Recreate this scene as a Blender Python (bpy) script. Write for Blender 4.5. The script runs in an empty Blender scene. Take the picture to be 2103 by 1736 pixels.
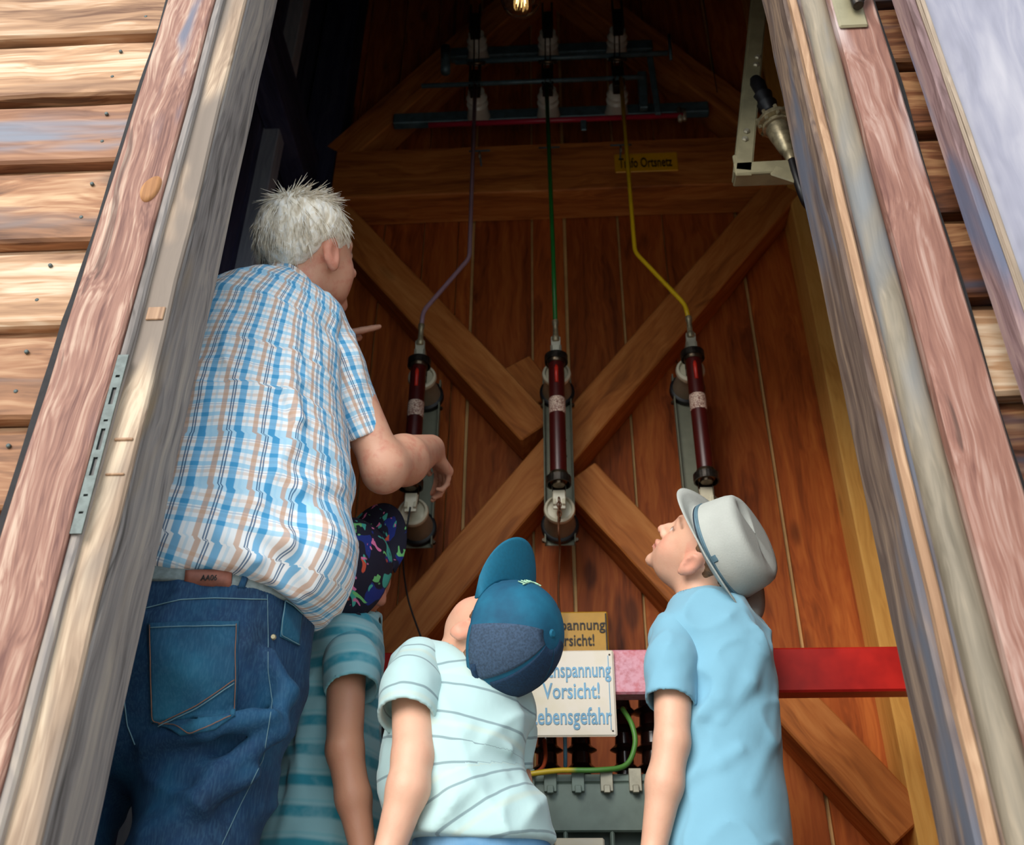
import bpy, bmesh, math, random
import numpy as np
from mathutils import Vector, Matrix, noise as mnoise

# ------------------------------------------------------------------ camera
F, CX, CY = 2045.0, 1051.5, 868.0            # focal length and centre in pixels of the 2103 x 1736 photograph
_x = np.array([1, (F*.05-25.5)/3202, .05]); _x /= np.linalg.norm(_x)
_z = np.array([25.5, 3202, -F]); _z -= _z.dot(_x)*_x; _z /= np.linalg.norm(_z)
_y = np.cross(_z, _x)
M3 = np.stack([_x, _y, _z], 1)               # world -> camera
CAM = np.array([0, 0, .43])
sc = bpy.context.scene
cd = bpy.data.cameras.new('camera'); cam = bpy.data.objects.new('camera', cd)
sc.collection.objects.link(cam); sc.camera = cam
cam.matrix_world = Matrix.Translation(CAM) @ Matrix(M3.T.tolist()).to_4x4()
cd.sensor_width = 36; cd.lens = F/2103*36; cd.clip_start = .05
cd.dof.use_dof = True; cd.dof.focus_distance = 1.6; cd.dof.aperture_fstop = 6.3

# ------------------------------------------------------------------ light
w = bpy.data.worlds.new('world'); sc.world = w; w.use_nodes = True
bg = w.node_tree.nodes['Background']; bg.inputs[0].default_value = (.78, .90, 1, 1); bg.inputs[1].default_value = .95
sd = bpy.data.lights.new('sun', 'SUN'); sun = bpy.data.objects.new('sun', sd); sc.collection.objects.link(sun)
sd.energy = 2.4; sd.angle = math.radians(40); sd.color = (1, .94, .86)
sun.rotation_euler = Vector((.50, 1, -.54)).to_track_quat('-Z', 'Y').to_euler()
sc.view_settings.view_transform = 'Standard'; sc.view_settings.look = 'None'
sc.view_settings.gamma = 1; sc.view_settings.use_curve_mapping = False
sc.view_settings.exposure = .5

# ------------------------------------------------------------------ helpers
def W(u, v, Y):
    d = M3.T @ np.array([(u-CX)/F, (CY-v)/F, -1.]); t = (Y-CAM[1])/d[1]
    return CAM + d*t
def V(r, u, a):                              # image right, image up, away from the lens -> world vector
    return M3.T @ np.array([r, u, -a])
def L(c):                                    # sRGB 0-255 -> linear
    return tuple(((x/255)/12.92 if x/255 <= .04045 else ((x/255+.055)/1.055)**2.4) for x in c[:3])
ROOT = sc.collection.objects
def props(o, label=None, cat=None, group=None, kind=None):
    if label: o['label'] = label
    if cat: o['category'] = cat
    if group: o['group'] = group
    if kind: o['kind'] = kind
    return o
def org(p):
    return np.array(p.location) if p is not None else np.zeros(3)
def empty(name, loc, label=None, cat=None, group=None, kind=None):
    o = bpy.data.objects.new(name, None); ROOT.link(o); o.location = loc; o.empty_display_size = .05
    return props(o, label, cat, group, kind)
def world_org(o):
    p = np.zeros(3)
    while o is not None:
        p = p + np.array(o.location); o = o.parent
    return p
def mk(name, vs, fs, mat, parent=None, origin=None, smooth=True, label=None, R=None):
    """one mesh object from world vertices"""
    vs = np.asarray(vs, float)
    if origin is None: origin = (vs.min(0)+vs.max(0))/2
    origin = np.asarray(origin, float)
    lv = vs-origin
    if R is not None: lv = lv @ np.asarray(R)
    me = bpy.data.meshes.new(name); me.from_pydata(lv.tolist(), [], fs); me.update()
    if smooth: me.polygons.foreach_set('use_smooth', [True]*len(me.polygons))
    if mat: me.materials.append(mat)
    o = bpy.data.objects.new(name, me); ROOT.link(o)
    if R is not None: o.rotation_euler = Matrix(np.asarray(R).tolist()).to_euler()
    if parent is not None:
        o.parent = parent; Pm = getmat(parent)
        Lm = Matrix.Translation(origin) @ (Matrix(np.asarray(R).tolist()).to_4x4() if R is not None else Matrix())
        Lm = Pm.inverted() @ Lm
        o.location = Lm.to_translation(); o.rotation_euler = Lm.to_euler()
    else: o.location = origin
    if label: o['label'] = label
    return o
def getmat(o):
    m = Matrix.LocRotScale(o.location, o.rotation_euler, o.scale)
    return getmat(o.parent) @ m if o.parent is not None else m
_rng = random.Random(7)
def bev_box(sx, sy, sz, bev=.002, jit=0., nz=1, sub=0):
    bm = bmesh.new(); bmesh.ops.create_cube(bm, size=1)
    for v in bm.verts: v.co = Vector((v.co.x*sx, v.co.y*sy, v.co.z*sz))
    if nz > 1:
        ed = [e for e in bm.edges if abs((e.verts[0].co-e.verts[1].co).z) > sz*.9]
        bmesh.ops.subdivide_edges(bm, edges=ed, cuts=nz-1, use_grid_fill=True)
    if bev > 0: bmesh.ops.bevel(bm, geom=[e for e in bm.edges if e.calc_face_angle(0) > .5], offset=bev, segments=1, affect='EDGES')
    if jit:
        s = _rng.random()*50
        for v in bm.verts:
            v.co.x += jit*mnoise.noise(Vector((s, v.co.z*9, v.co.x*4))); v.co.y += jit*.6*mnoise.noise(Vector((s+9, v.co.z*9, v.co.y*4)))
    vs = np.array([v.co[:] for v in bm.verts]); fs = [[v.index for v in f.verts] for f in bm.faces]; bm.verts.index_update()
    fs = [[v.index for v in f.verts] for f in bm.faces]; bm.free()
    return vs, fs
def beam(name, A, B, w, t, mat, parent=None, tdir=(0, 1, 0), bev=.003, jit=0., nz=1, label=None):
    """board from A to B: width w, thickness t (along tdir); grain runs along its local Z"""
    A = np.asarray(A, float); B = np.asarray(B, float); z = B-A; ln = np.linalg.norm(z); z /= ln
    y = np.asarray(tdir, float); y = y-y.dot(z)*z; y /= np.linalg.norm(y); x = np.cross(y, z)
    R = np.stack([x, y, z], 1); vs, fs = bev_box(w, t, ln, bev, jit, nz)
    return mk(name, vs @ R.T+(A+B)/2, fs, mat, parent, (A+B)/2, False, label, R)
def box(name, x, y, z, mat, parent=None, axis='z', bev=.003, jit=0., nz=1, label=None):
    cx, cy, cz = sum(x)/2, sum(y)/2, sum(z)/2; sx, sy, sz = x[1]-x[0], y[1]-y[0], z[1]-z[0]
    if axis == 'z': return beam(name, (cx, cy, z[0]), (cx, cy, z[1]), sx, sy, mat, parent, (0, 1, 0), bev, jit, nz, label)
    if axis == 'x': return beam(name, (x[0], cy, cz), (x[1], cy, cz), sz, sy, mat, parent, (0, 1, 0), bev, jit, nz, label)
    return beam(name, (cx, y[0], cz), (cx, y[1], cz), sz, sx, mat, parent, (1, 0, 0), bev, jit, nz, label)
def sweep(pts, r, seg=10, cap=True):
    pts = [np.asarray(p, float) for p in pts]; n = len(pts)
    rr = r if isinstance(r, (list, tuple)) else [r]*n
    vs, fs = [], []; up = None
    for i, p in enumerate(pts):
        d = pts[min(i+1, n-1)]-pts[max(i-1, 0)]; d = d/(np.linalg.norm(d)+1e-9)
        if up is None: up = np.array([0, 0, 1.]) if abs(d[2]) < .9 else np.array([1., 0, 0])
        a = up-up.dot(d)*d; a /= np.linalg.norm(a); b = np.cross(d, a); up = a
        for k in range(seg):
            t = 2*math.pi*k/seg; vs.append(p+rr[i]*(math.cos(t)*a+math.sin(t)*b))
        if i:
            o = (i-1)*seg
            for k in range(seg): k2 = (k+1) % seg; fs.append([o+k, o+k2, o+seg+k2, o+seg+k])
    if cap: fs.append(list(range(seg))[::-1]); fs.append([(n-1)*seg+k for k in range(seg)])
    return vs, fs
def tube(name, pts, r, mat, parent=None, seg=10, label=None):
    vs, fs = sweep(pts, r, seg); return mk(name, vs, fs, mat, parent, label=label)
def spline(pts, n=8):
    pts = [np.asarray(p, float) for p in pts]; P = [2*pts[0]-pts[1]]+pts+[2*pts[-1]-pts[-2]]; out = []
    for i in range(1, len(P)-2):
        for k in range(n):
            t = k/n; a, b, c, d = P[i-1:i+3]
            out.append(.5*((2*b)+(-a+c)*t+(2*a-5*b+4*c-d)*t*t+(-a+3*b-3*c+d)*t**3))
    out.append(pts[-1]); return out
def lathe(name, o, d, prof, mat, parent=None, seg=24, label=None, smooth=True):
    """prof: (radius, distance along d) pairs"""
    o = np.asarray(o, float); d = np.asarray(d, float); d /= np.linalg.norm(d)
    a = np.array([0, 0, 1.]) if abs(d[2]) < .9 else np.array([1., 0, 0]); a -= a.dot(d)*d; a /= np.linalg.norm(a); b = np.cross(d, a)
    vs, fs = [], []
    for i, (r, h) in enumerate(prof):
        for k in range(seg):
            t = 2*math.pi*k/seg; vs.append(o+d*h+r*(math.cos(t)*a+math.sin(t)*b))
        if i:
            q = (i-1)*seg
            for k in range(seg): k2 = (k+1) % seg; fs.append([q+k, q+k2, q+seg+k2, q+seg+k])
    fs.append(list(range(seg))[::-1]); fs.append([(len(prof)-1)*seg+k for k in range(seg)])
    ob = mk(name, vs, fs, mat, parent, o, smooth, label)
    if smooth:
        try: ob.data.set_sharp_from_angle(angle=math.radians(40))
        except Exception: pass
    return ob
def join(parts):
    vs, fs = [], []
    for v, f in parts:
        n = len(vs); vs += [list(p) for p in v]; fs += [[i+n for i in q] for q in f]
    return vs, fs
def rbox(A, B, w, t, tdir=(0, 1, 0), bev=.001):
    A = np.asarray(A, float); B = np.asarray(B, float); z = B-A; ln = np.linalg.norm(z); z /= ln
    y = np.asarray(tdir, float); y = y-y.dot(z)*z; y /= np.linalg.norm(y); x = np.cross(y, z)
    vs, fs = bev_box(w, t, ln, bev); return vs @ np.stack([x, y, z], 1).T+(A+B)/2, fs

# ------------------------------------------------------------------ materials
class NT:
    def __init__(s, name):
        s.m = bpy.data.materials.new(name); s.m.use_nodes = True; s.t = s.m.node_tree; s.b = s.t.nodes['Principled BSDF']
    def n(s, ty, **k):
        x = s.t.nodes.new(ty)
        for a, b in k.items(): setattr(x, a, b)
        return x
    def l(s, a, b): s.t.links.new(a, b)
    def math(s, op, a, b=None, clamp=False):
        x = s.n('ShaderNodeMath', operation=op, use_clamp=clamp)
        for i, q in enumerate((a, b)):
            if q is None: continue
            if isinstance(q, (int, float)): x.inputs[i].default_value = q
            else: s.l(q, x.inputs[i])
        return x.outputs[0]
    def mix(s, f, a, b, mode='MIX'):
        x = s.n('ShaderNodeMix', data_type='RGBA', blend_type=mode)
        for i, q in ((0, f), (6, a), (7, b)):
            if isinstance(q, (int, float)): x.inputs[i].default_value = q
            elif isinstance(q, tuple): x.inputs[i].default_value = (*q[:3], 1)
            else: s.l(q, x.inputs[i])
        return x.outputs[2]
    def noise(s, vec, scale, detail=4, rough=.55, dist=0.):
        x = s.n('ShaderNodeTexNoise'); x.inputs['Scale'].default_value = scale; x.inputs['Detail'].default_value = detail
        x.inputs['Roughness'].default_value = rough; x.inputs['Distortion'].default_value = dist
        if vec is not None: s.l(vec, x.inputs['Vector'])
        return x.outputs[0]
    def ramp(s, f, stops):
        x = s.n('ShaderNodeValToRGB'); e = x.color_ramp.elements
        while len(e) < len(stops): e.new(.5)
        for k, (p, c) in enumerate(stops):
            e[k].position = p; e[k].color = (*(c if len(c) == 3 else c[:3]), 1)
        s.l(f, x.inputs[0]); return x.outputs[0]
    def smooth(s, f, a, b):
        x = s.n('ShaderNodeMapRange', interpolation_type='SMOOTHSTEP'); x.inputs[1].default_value = a; x.inputs[2].default_value = b
        s.l(f, x.inputs[0]); return x.outputs[0]
    def bump(s, h, dist=.002, strength=.6):
        x = s.n('ShaderNodeBump'); x.inputs['Strength'].default_value = strength; x.inputs['Distance'].default_value = dist
        s.l(h, x.inputs['Height']); s.l(x.outputs[0], s.b.inputs['Normal'])
    def obj(s, rnd=True, scale=(1, 1, 1)):
        tc = s.n('ShaderNodeTexCoord'); v = tc.outputs['Object']
        if rnd:
            oi = s.n('ShaderNodeObjectInfo'); vm = s.n('ShaderNodeVectorMath', operation='MULTIPLY_ADD')
            c = s.n('ShaderNodeCombineXYZ'); r = oi.outputs['Random']
            for i, k in enumerate((13., 7., 29.)): s.l(s.math('MULTIPLY', r, k), c.inputs[i])
            s.l(v, vm.inputs[0]); vm.inputs[1].default_value = (1, 1, 1); s.l(c.outputs[0], vm.inputs[2]); v = vm.outputs[0]
        mp = s.n('ShaderNodeMapping'); s.l(v, mp.inputs[0]); mp.inputs['Scale'].default_value = scale
        return mp.outputs[0], v
def scaled(nt, v, sc_):
    mp = nt.n('ShaderNodeMapping'); nt.l(v, mp.inputs[0]); mp.inputs['Scale'].default_value = sc_; return mp.outputs[0]
def wood(name, dark, mid, light, fine=70, patch=None, pamt=(.45, .7), rough=.65, bump=.0012, contrast=1., knots=.5, vary=.25, spec=.3, knotcol=(70, 38, 20), ring=70., rings=.5, cracks=0.):
    t = NT(name); _, v = t.obj()
    warp = t.noise(scaled(t, v, (3, 3, 1.6)), 2., 2)
    wv = t.n('ShaderNodeVectorMath', operation='MULTIPLY_ADD'); t.l(warp, wv.inputs[0]); wv.inputs[1].default_value = (.06, .06, .02); t.l(v, wv.inputs[2])
    vv = wv.outputs[0]
    g1 = t.noise(scaled(t, vv, (fine, fine, 2.2)), 1., 5, .6, .4)
    g2 = t.noise(scaled(t, vv, (fine*.22, fine*.22, 1.3)), 1., 4, .6, .6)
    rg_ = t.math('SINE', t.math('MULTIPLY', g2, ring)); g = t.math('ADD', t.math('MULTIPLY', g1, .5), t.math('MULTIPLY', g2, .5))
    g = t.math('ADD', g, t.math('MULTIPLY', rg_, .055*rings))
    lo, hi = .5-.16/contrast, .5+.15/contrast
    col = t.ramp(g, [(lo, L(dark)), (.5, L(mid)), (hi, L(light))])
    if patch:
        pn = t.smooth(t.noise(scaled(t, v, (9, 9, 1.8)), 1., 3, .6, .5), *pamt)
        gr = t.mix(t.math('MULTIPLY', g1, .8), L(patch), tuple(min(1, c*1.6) for c in L(patch)))
        col = t.mix(pn, col, gr)
    if knots:
        vo = t.n('ShaderNodeTexVoronoi'); t.l(scaled(t, v, (6.5, 6.5, 2.6)), vo.inputs['Vector']); vo.inputs['Scale'].default_value = 1.
        k = t.smooth(vo.outputs['Distance'], .16, .07)
        col = t.mix(t.math('MULTIPLY', k, knots), col, L(knotcol))
    if cracks:
        ck = t.smooth(t.noise(scaled(t, vv, (34, 34, .9)), 1., 3, .55, .2), .33, .295); col = t.mix(t.math('MULTIPLY', ck, cracks), col, L((44, 34, 30)))
    if vary:
        oi = t.n('ShaderNodeObjectInfo'); hv = t.n('ShaderNodeHueSaturation')
        t.l(t.math('ADD', t.math('MULTIPLY', oi.outputs['Random'], vary*2), 1-vary), hv.inputs['Value']); t.l(col, hv.inputs['Color']); col = hv.outputs[0]
    t.l(col, t.b.inputs['Base Color']); t.b.inputs['Roughness'].default_value = rough; t.b.inputs['Specular IOR Level'].default_value = spec
    t.bump(g, bump, .8)
    return t.m
def plain(name, c, rough=.5, metal=0., var=.12, nscale=30, spec=.5, bump=0, c2=None):
    t = NT(name); _, v = t.obj()
    n = t.noise(v, nscale, 4)
    c1 = L(c); cc = L(c2) if c2 else tuple(x*(1-var*2) for x in c1)
    t.l(t.ramp(n, [(.38, cc), (.6, c1)]), t.b.inputs['Base Color'])
    t.b.inputs['Roughness'].default_value = rough; t.b.inputs['Metallic'].default_value = metal; t.b.inputs['Specular IOR Level'].default_value = spec
    if bump: t.bump(n, bump)
    return t.m
M_sid = wood('siding_wood', (112, 74, 48), (186, 144, 108), (228, 204, 176), 42, (128, 96, 72), (.54, .74), .6, .002, 1.2, .55, .1, cracks=.5)
M_sidd = wood('siding_wood_brown', (98, 60, 40), (142, 98, 70), (176, 132, 100), 55, (110, 112, 122), (.55, .72), .6, .0015, 1.1, .4, .08)
M_sidm = wood('siding_wood_tan', (84, 52, 34), (160, 112, 78), (208, 170, 132), 42, (110, 96, 92), (.54, .74), .6, .002, 1.1, .6, .1, cracks=.6)
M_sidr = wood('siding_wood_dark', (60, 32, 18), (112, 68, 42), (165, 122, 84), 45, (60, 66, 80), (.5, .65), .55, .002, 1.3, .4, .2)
M_trim = wood('trim_wood', (104, 66, 58), (152, 110, 94), (198, 168, 148), 95, (98, 98, 112), (.58, .72), .6, .0018, 1.2, .5, .0, knotcol=(165, 110, 60), ring=110., rings=.55, cracks=.5)
M_trim2 = wood('trim_wood_right', (104, 66, 58), (146, 104, 90), (186, 156, 144), 85, (190, 178, 178), (.52, .68), .6, .0015, 1.1, .25, .0, ring=90., rings=.3, cracks=.6)
M_raw = wood('raw_strip_wood', (126, 104, 86), (172, 148, 126), (214, 192, 166), 80, (118, 106, 96), (.46, .56), .7, .001, 1.1, .1, .08)
M_grey = wood('weathered_grey_wood', (88, 82, 78), (144, 136, 132), (174, 162, 150), 70, (136, 116, 88), (.64, .8), .75, .0012, 1.1, .3, .0, cracks=.75)
M_greyb = wood('weathered_brown_wood', (70, 52, 44), (104, 86, 76), (146, 122, 102), 60, (86, 88, 98), (.48, .62), .6, .0012, 1.1, .2, .0, cracks=.8)
M_gold = wood('golden_edge_wood', (130, 96, 70), (170, 134, 104), (206, 172, 140), 50, (120, 104, 92), (.6, .7), .55, .001, 1., .0, .0)
M_int = wood('stained_board', (96, 42, 16), (166, 82, 32), (196, 112, 50), 45, (66, 28, 10), (.62, .78), .6, .0008, .8, .55, .16, .25, (42, 18, 8))
M_brace = wood('stained_timber', (122, 66, 28), (184, 108, 50), (210, 138, 74), 40, None, (.6, .7), .6, .0008, .9, .3, .06, .25, (70, 36, 14))
M_post = wood('golden_timber', (196, 134, 58), (228, 170, 86), (240, 190, 106), 40, None, (.6, .7), .6, .0005, .8, .5, .04, .3, (112, 60, 24))
M_tongue = plain('pale_tongue_wood', (226, 180, 116), .7, nscale=12)
M_bead = wood('round_bead_wood', (92, 84, 70), (128, 118, 102), (156, 142, 122), 60, (100, 104, 108), (.5, .62), .6, .001, .9, 0, 0)
M_leaf = wood('faded_door_wood', (112, 110, 122), (142, 140, 154), (172, 168, 176), 22, (166, 138, 132), (.58, .75), .5, .0008, .9, .25, .0, .5, (140, 100, 84))
M_leafs = wood('door_stile_wood', (92, 68, 66), (134, 108, 108), (162, 136, 128), 70, (84, 88, 106), (.54, .66), .55, .001, 1.2, .1, .0)
M_mould = wood('door_mould_wood', (120, 104, 88), (156, 138, 120), (186, 168, 150), 50, None, (.6, .7), .6, .001, .9, 0, 0)
M_left = wood('haze_tinted_board', (30, 32, 56), (52, 54, 84), (72, 74, 100), 40, None, (.6, .7), .7, .0005, 1, .2, .1)  # dark navy tint stands in for bluish haze inside the shed
M_leftb = wood('pale_batten_wood', (130, 138, 156), (158, 164, 178), (180, 184, 192), 40, None, (.6, .7), .7, .0005, 1, .1, .05)
M_felt = plain('roofing_felt', (44, 42, 44), .85, nscale=80)
M_red = None
M_blk = plain('black_rubber', (20, 18, 22), .45)
M_dark = plain('dark_metal', (64, 58, 52), .4, .7, .3, 60)
M_brass = plain('tarnished_brass', (186, 172, 138), .38, .55, .25, 50)
M_brz = plain('bronze_cap', (108, 92, 74), .3, .85, .3, 60)
M_cream = plain('cream_porcelain', (226, 218, 190), .25, spec=.6, var=.04)
M_tan = plain('tan_resin', (142, 128, 106), .35, var=.06)
M_white = plain('grey_porcelain', (214, 212, 200), .25, spec=.6, var=.05)
M_rail = plain('grey_green_paint', (134, 136, 116), .5, .1, .06)
M_teal = plain('blue_grey_paint', (92, 118, 128), .45, .3, .15)
M_fuse = plain('brown_glazed_porcelain', (74, 16, 13), .34, spec=.6, var=.08)
M_fred = plain('red_stripe', (205, 45, 30), .4)
M_copper = plain('copper_wire', (120, 74, 46), .5, .5)
M_brack = plain('olive_beige_paint', (150, 142, 112), .5, .1, .1, 25)
M_zinc = plain('galvanised_steel', (100, 110, 108), .55, .4, .15, 90)
M_bolt = plain('bolt_metal', (176, 170, 150), .4, .5)
def painted(name, c, rough=.35): return plain(name, c, rough, var=.04)
M_yel, M_grn, M_vio = painted('yellow_paint', (246, 204, 30)), painted('green_paint', (34, 120, 50)), painted('violet_paint', (156, 126, 142))
M_mag = painted('crimson_paint', (170, 32, 62))
# ------------------------------------------------------------------ setting
def slab(name, x, y, z, mat, kind='structure', label=None, **k):
    o = box(name, x, y, z, mat, None, **k); o['kind'] = kind
    if label: o['label'] = label
    return o
M_ground = plain('pale_gravel', (206, 198, 184), .9, nscale=200, var=.2)
M_floor = plain('shed_concrete', (140, 130, 118), .9, nscale=60, var=.2)
slab('ground', (-6, 6), (-8, 1.06), (-.06, 0), M_ground, bev=0)
slab('floor', (-.92, .96), (1.06, 2.6), (-.06, 0), M_floor, bev=0)
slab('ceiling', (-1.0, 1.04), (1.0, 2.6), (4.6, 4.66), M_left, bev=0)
# --- back wall: boards over pale tongues, timbers, braces
wb = slab('wall_back', (-.9, .94), (2.464, 2.5), (0, 4.6), M_tongue, bev=0)
us = [(-.86, .002), (-.72, .0025), (-.58, .002), (-.445, .002), (-.33, .0012)]
for u, g in ((968, .0032), (1093, .0022), (1163, .0034), (1278, .0024), (1375, .0012), (1535, .0036), (1648, .0014)): us.append((W(u, 600, 2.45)[0], g*1.5))
us.append((.84, .001)); us.append((.93, .001))
for (a, ga), (b, gb) in zip(us[:-1], us[1:]):
    dy = _rng.uniform(-.002, .002)
    box('board', (a+ga, b-gb), (2.45+dy, 2.463), (0, 4.6), M_int, wb, bev=.0015)
YF, YB = 2.33, 2.448
def bp(name, x, z, mat, axis, y=(YF, YB), **k): return box(name, x, y, z, mat, wb, axis, .004, .003, 8, **k)
bp('post', (.742, .87), (0, 4.6), M_post, 'z', label='golden upright corner timber')
bp('post', (-.87, -.742), (0, 4.6), M_left, 'z', label='upright corner timber tinted navy for the haze')
bp('rail_timber', (-.742, .742), (2.80, 3.02), M_brace, 'x', (2.315, YB), label='horizontal stained timber above the cross')
bp('rail_timber', (-.742, .742), (.62, .74), M_brace, 'x')
pc = W(1145, 925, YF); ZC = pc[2]
def brace(ax, az, bx, bz, y0=YF, name='brace', w_=.115):
    yc = (y0+YB)/2
    return beam(name, (ax, yc, az), (bx, yc, bz), w_, YB-y0, M_brace, wb, (0, 1, 0), .004, .003, 10)
cx0 = pc[0]
sl = 1.30
brace(-.70, ZC-(.70+cx0)*sl, .735, ZC+(.735-cx0)*sl)
n_ = np.array([sl, -1.])/np.hypot(sl, 1)
brace(-.735, ZC+(.735+cx0)*sl, cx0-.055, ZC+.055*sl+.0, YF+.004)
brace(cx0+.055, ZC-.055*sl, .735, ZC-(.735-cx0)*sl, YF+.004)
# short offcut beside the centre of the cross
a = W(1062, 760, 2.40); b = W(1120, 835, 2.40)
beam('offcut', a, b, .09, .08, M_brace, wb, (0, 1, 0), .003, .002, 3)
# upper cross
for s in (-1, 1):
    beam('brace', (s*.74, (YF+YB)/2, 3.03), (s*.02, (YF+YB)/2, 4.02), .115, YB-YF, M_brace, wb, (0, 1, 0), .004, .003, 8)
# --- side walls
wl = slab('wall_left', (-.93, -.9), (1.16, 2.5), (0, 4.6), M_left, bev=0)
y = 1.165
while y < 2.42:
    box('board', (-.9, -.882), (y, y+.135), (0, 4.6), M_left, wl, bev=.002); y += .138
wr = slab('wall_right', (.94, .97), (1.16, 2.5), (0, 4.6), M_int, bev=0)
y = 1.165
while y < 2.42:
    box('board', (.922, .94), (y, y+.135), (0, 4.6), M_int, wr, bev=.002); y += .138
for xx, yy in ((-.845, 2.05),):
    box('batten', (xx-.04, xx+.012), (yy-.03, yy+.03), (0, 4.6), M_leftb, wl, bev=.003, label='pale upright batten')
box('batten', (-.885, -.84), (1.62, 1.66), (0, 2.25), M_leftb, wl, bev=.003, label='pale short batten')
box('rail_timber', (-.88, -.80), (1.17, 2.33), (2.80, 3.0), M_left, wl, 'y')
# --- facade
YS = 1.06
wf = empty('wall_front', (0, 1.1, 0), 'weathered timber front wall with horizontal siding beside the doorway', None, None, 'structure')
box('backing', (-1.9, -.665), (1.075, 1.16), (0, 4.7), M_grey, wf, bev=0)
box('backing', (.535, 1.9), (1.075, 1.16), (0, 4.7), M_grey, wf, bev=0)
box('backing', (-.665, .535), (1.075, 1.16), (2.30, 4.7), M_grey, wf, bev=0)
zs = [.05, .20, .36, .52, .675, .83, .987, 1.12, 1.276, 1.43, 1.597, 1.753, 1.911, 2.07, 2.23, 2.39, 2.55, 2.71, 2.87]
ms = [M_sidm, M_sid, M_sidm, M_sid, M_sidm, M_sidm, M_sidm, M_sidm, M_sid, M_sidm, M_sidd, M_sid, M_sid, M_sid, M_sidm, M_sid, M_sidm, M_sid]
def plank(x, z0, z1, mat):
    """shiplap board: face leans out towards its lower edge, groove above it"""
    x0, x1 = x; bm = bmesh.new(); n = 14; s = _rng.random()*40; rows = []
    for i in range(n+1):
        t = i/n; xx = x0+(x1-x0)*t; e = .0035*mnoise.noise(Vector((xx*9, s, 0))); e2 = .003*mnoise.noise(Vector((xx*7, s+5, 0)))
        f = .0015*mnoise.noise(Vector((xx*5, s+9, 0)))
        prof = [(1.072, z0+.004+e), (1.048+f, z0+.003+e), (1.044+f, z0+.008+e), (1.051+f, z1-.018+e2), (1.056, z1-.013+e2), (1.066, z1-.013+e2), (1.066, z1+.002), (1.074, z1+.002)]
        rows.append([np.array([xx, p[0], p[1]]) for p in prof])
    vs = [p for r in rows for p in r]; m = len(rows[0]); fs = []
    for i in range(n):
        for k in range(m):
            k2 = (k+1) % m; fs.append([i*m+k, (i+1)*m+k, (i+1)*m+k2, i*m+k2])
    fs.append(list(range(m))); fs.append([n*m+k for k in range(m)][::-1])
    bm.free()
    R = np.array([[0, 0, 1.], [0, 1, 0], [-1, 0, 0]])
    return mk('plank', vs, fs, mat, wf, None, False, None, R)
for i, (a, b) in enumerate(zip(zs[:-1], zs[1:])):
    plank((-1.9, -.668+_rng.uniform(-.004, .004)), a, b, ms[i])
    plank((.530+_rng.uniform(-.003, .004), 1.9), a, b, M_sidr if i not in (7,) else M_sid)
# nail heads on the left planks
nv = []
for i, (a, b) in enumerate(zip(zs[:-1], zs[1:])):
    for f in (.3, .72):
        nv.append((-.70-.01*_rng.random()-.012*(i % 3), 1.0465, a+(b-a)*f))
for p in nv:
    v_, f_ = sweep([(p[0], p[1]+.002, p[2]), (p[0], p[1]-.0012, p[2])], [.0032, .0028], 8)
    mk('nail_head', v_, f_, M_zinc, wf)
# felt strip showing between planks and trim
def ribbon(name, xs, zz, y, mat, parent, t=.004):
    n = len(zz); vs = []; fs = []
    for i in range(n):
        for yy in (y, y+t):
            vs.append((xs[i][0], yy, zz[i])); vs.append((xs[i][1], yy, zz[i]))
    for i in range(n-1):
        a = i*4; b = a+4; fs += [[a, a+1, b+1, b], [a+2, b+2, b+3, a+3], [a, b, b+2, a+2], [a+1, a+3, b+3, b+1]]
    return mk(name, vs, fs, mat, parent, smooth=False)
zz = np.linspace(.1, 2.35, 60)
ribbon('felt_strip', [(-.679-.006*mnoise.noise(Vector((z*5, 1, 0)))-.003*(z < 1.3), -.652) for z in zz], zz, 1.0415, M_felt, wf)
ribbon('felt_strip', [(.515, .534+.004*mnoise.noise(Vector((z*5, 7, 0)))) for z in zz], zz, 1.0415, M_felt, wf)
# --- door frame
fr = empty('trim_1', (-.53, 1.05, 0), 'weathered timber door frame around the opening', None, None, 'structure')
J = dict(parent=fr, bev=.003, jit=.0025, nz=24)
box('frame_board', (-.66, -.578), (1.018, 1.074), (0, 2.30), M_trim, label='reddish left frame board with raised grain', **J)
box('rebate_strip', (-.580, -.5305), (1.034, 1.044), (0, 2.30), M_raw, label='pale bare wood rebate', **J)
box('rebate_bead', (-.5795, -.566), (1.024, 1.05), (0, 2.30), M_grey, **J)
box('jamb_post', (-.655, -.5302), (1.0445, 1.16), (0, 2.30), M_grey, label='grey saw-marked left jamb', **J)
box('frame_board', (.452, .520), (1.018, 1.074), (0, 2.30), M_trim2, label='pinkish right frame board', **J)
box('jamb_post', (.3895, .535), (1.052, 1.16), (0, 2.30), M_greyb, label='dark weathered right jamb', **J)
box('edge_bead', (.396, .408), (1.038, 1.056), (0, 2.30), M_gold, label='golden worn edge', **J)
lm = lathe('round_bead', (.434, 1.048, 0), (0, 0, 1), [(.021, 0), (.021, .6), (.0205, 1.2), (.021, 1.8), (.0205, 2.30)], M_bead, fr, 16)
box('rebate_strip', (.408, .455), (1.044, 1.07), (0, 2.30), M_greyb, **J)
box('lintel', (-.66, .537), (1.02, 1.16), (2.27, 2.38), M_greyb, fr, 'x')
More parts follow.
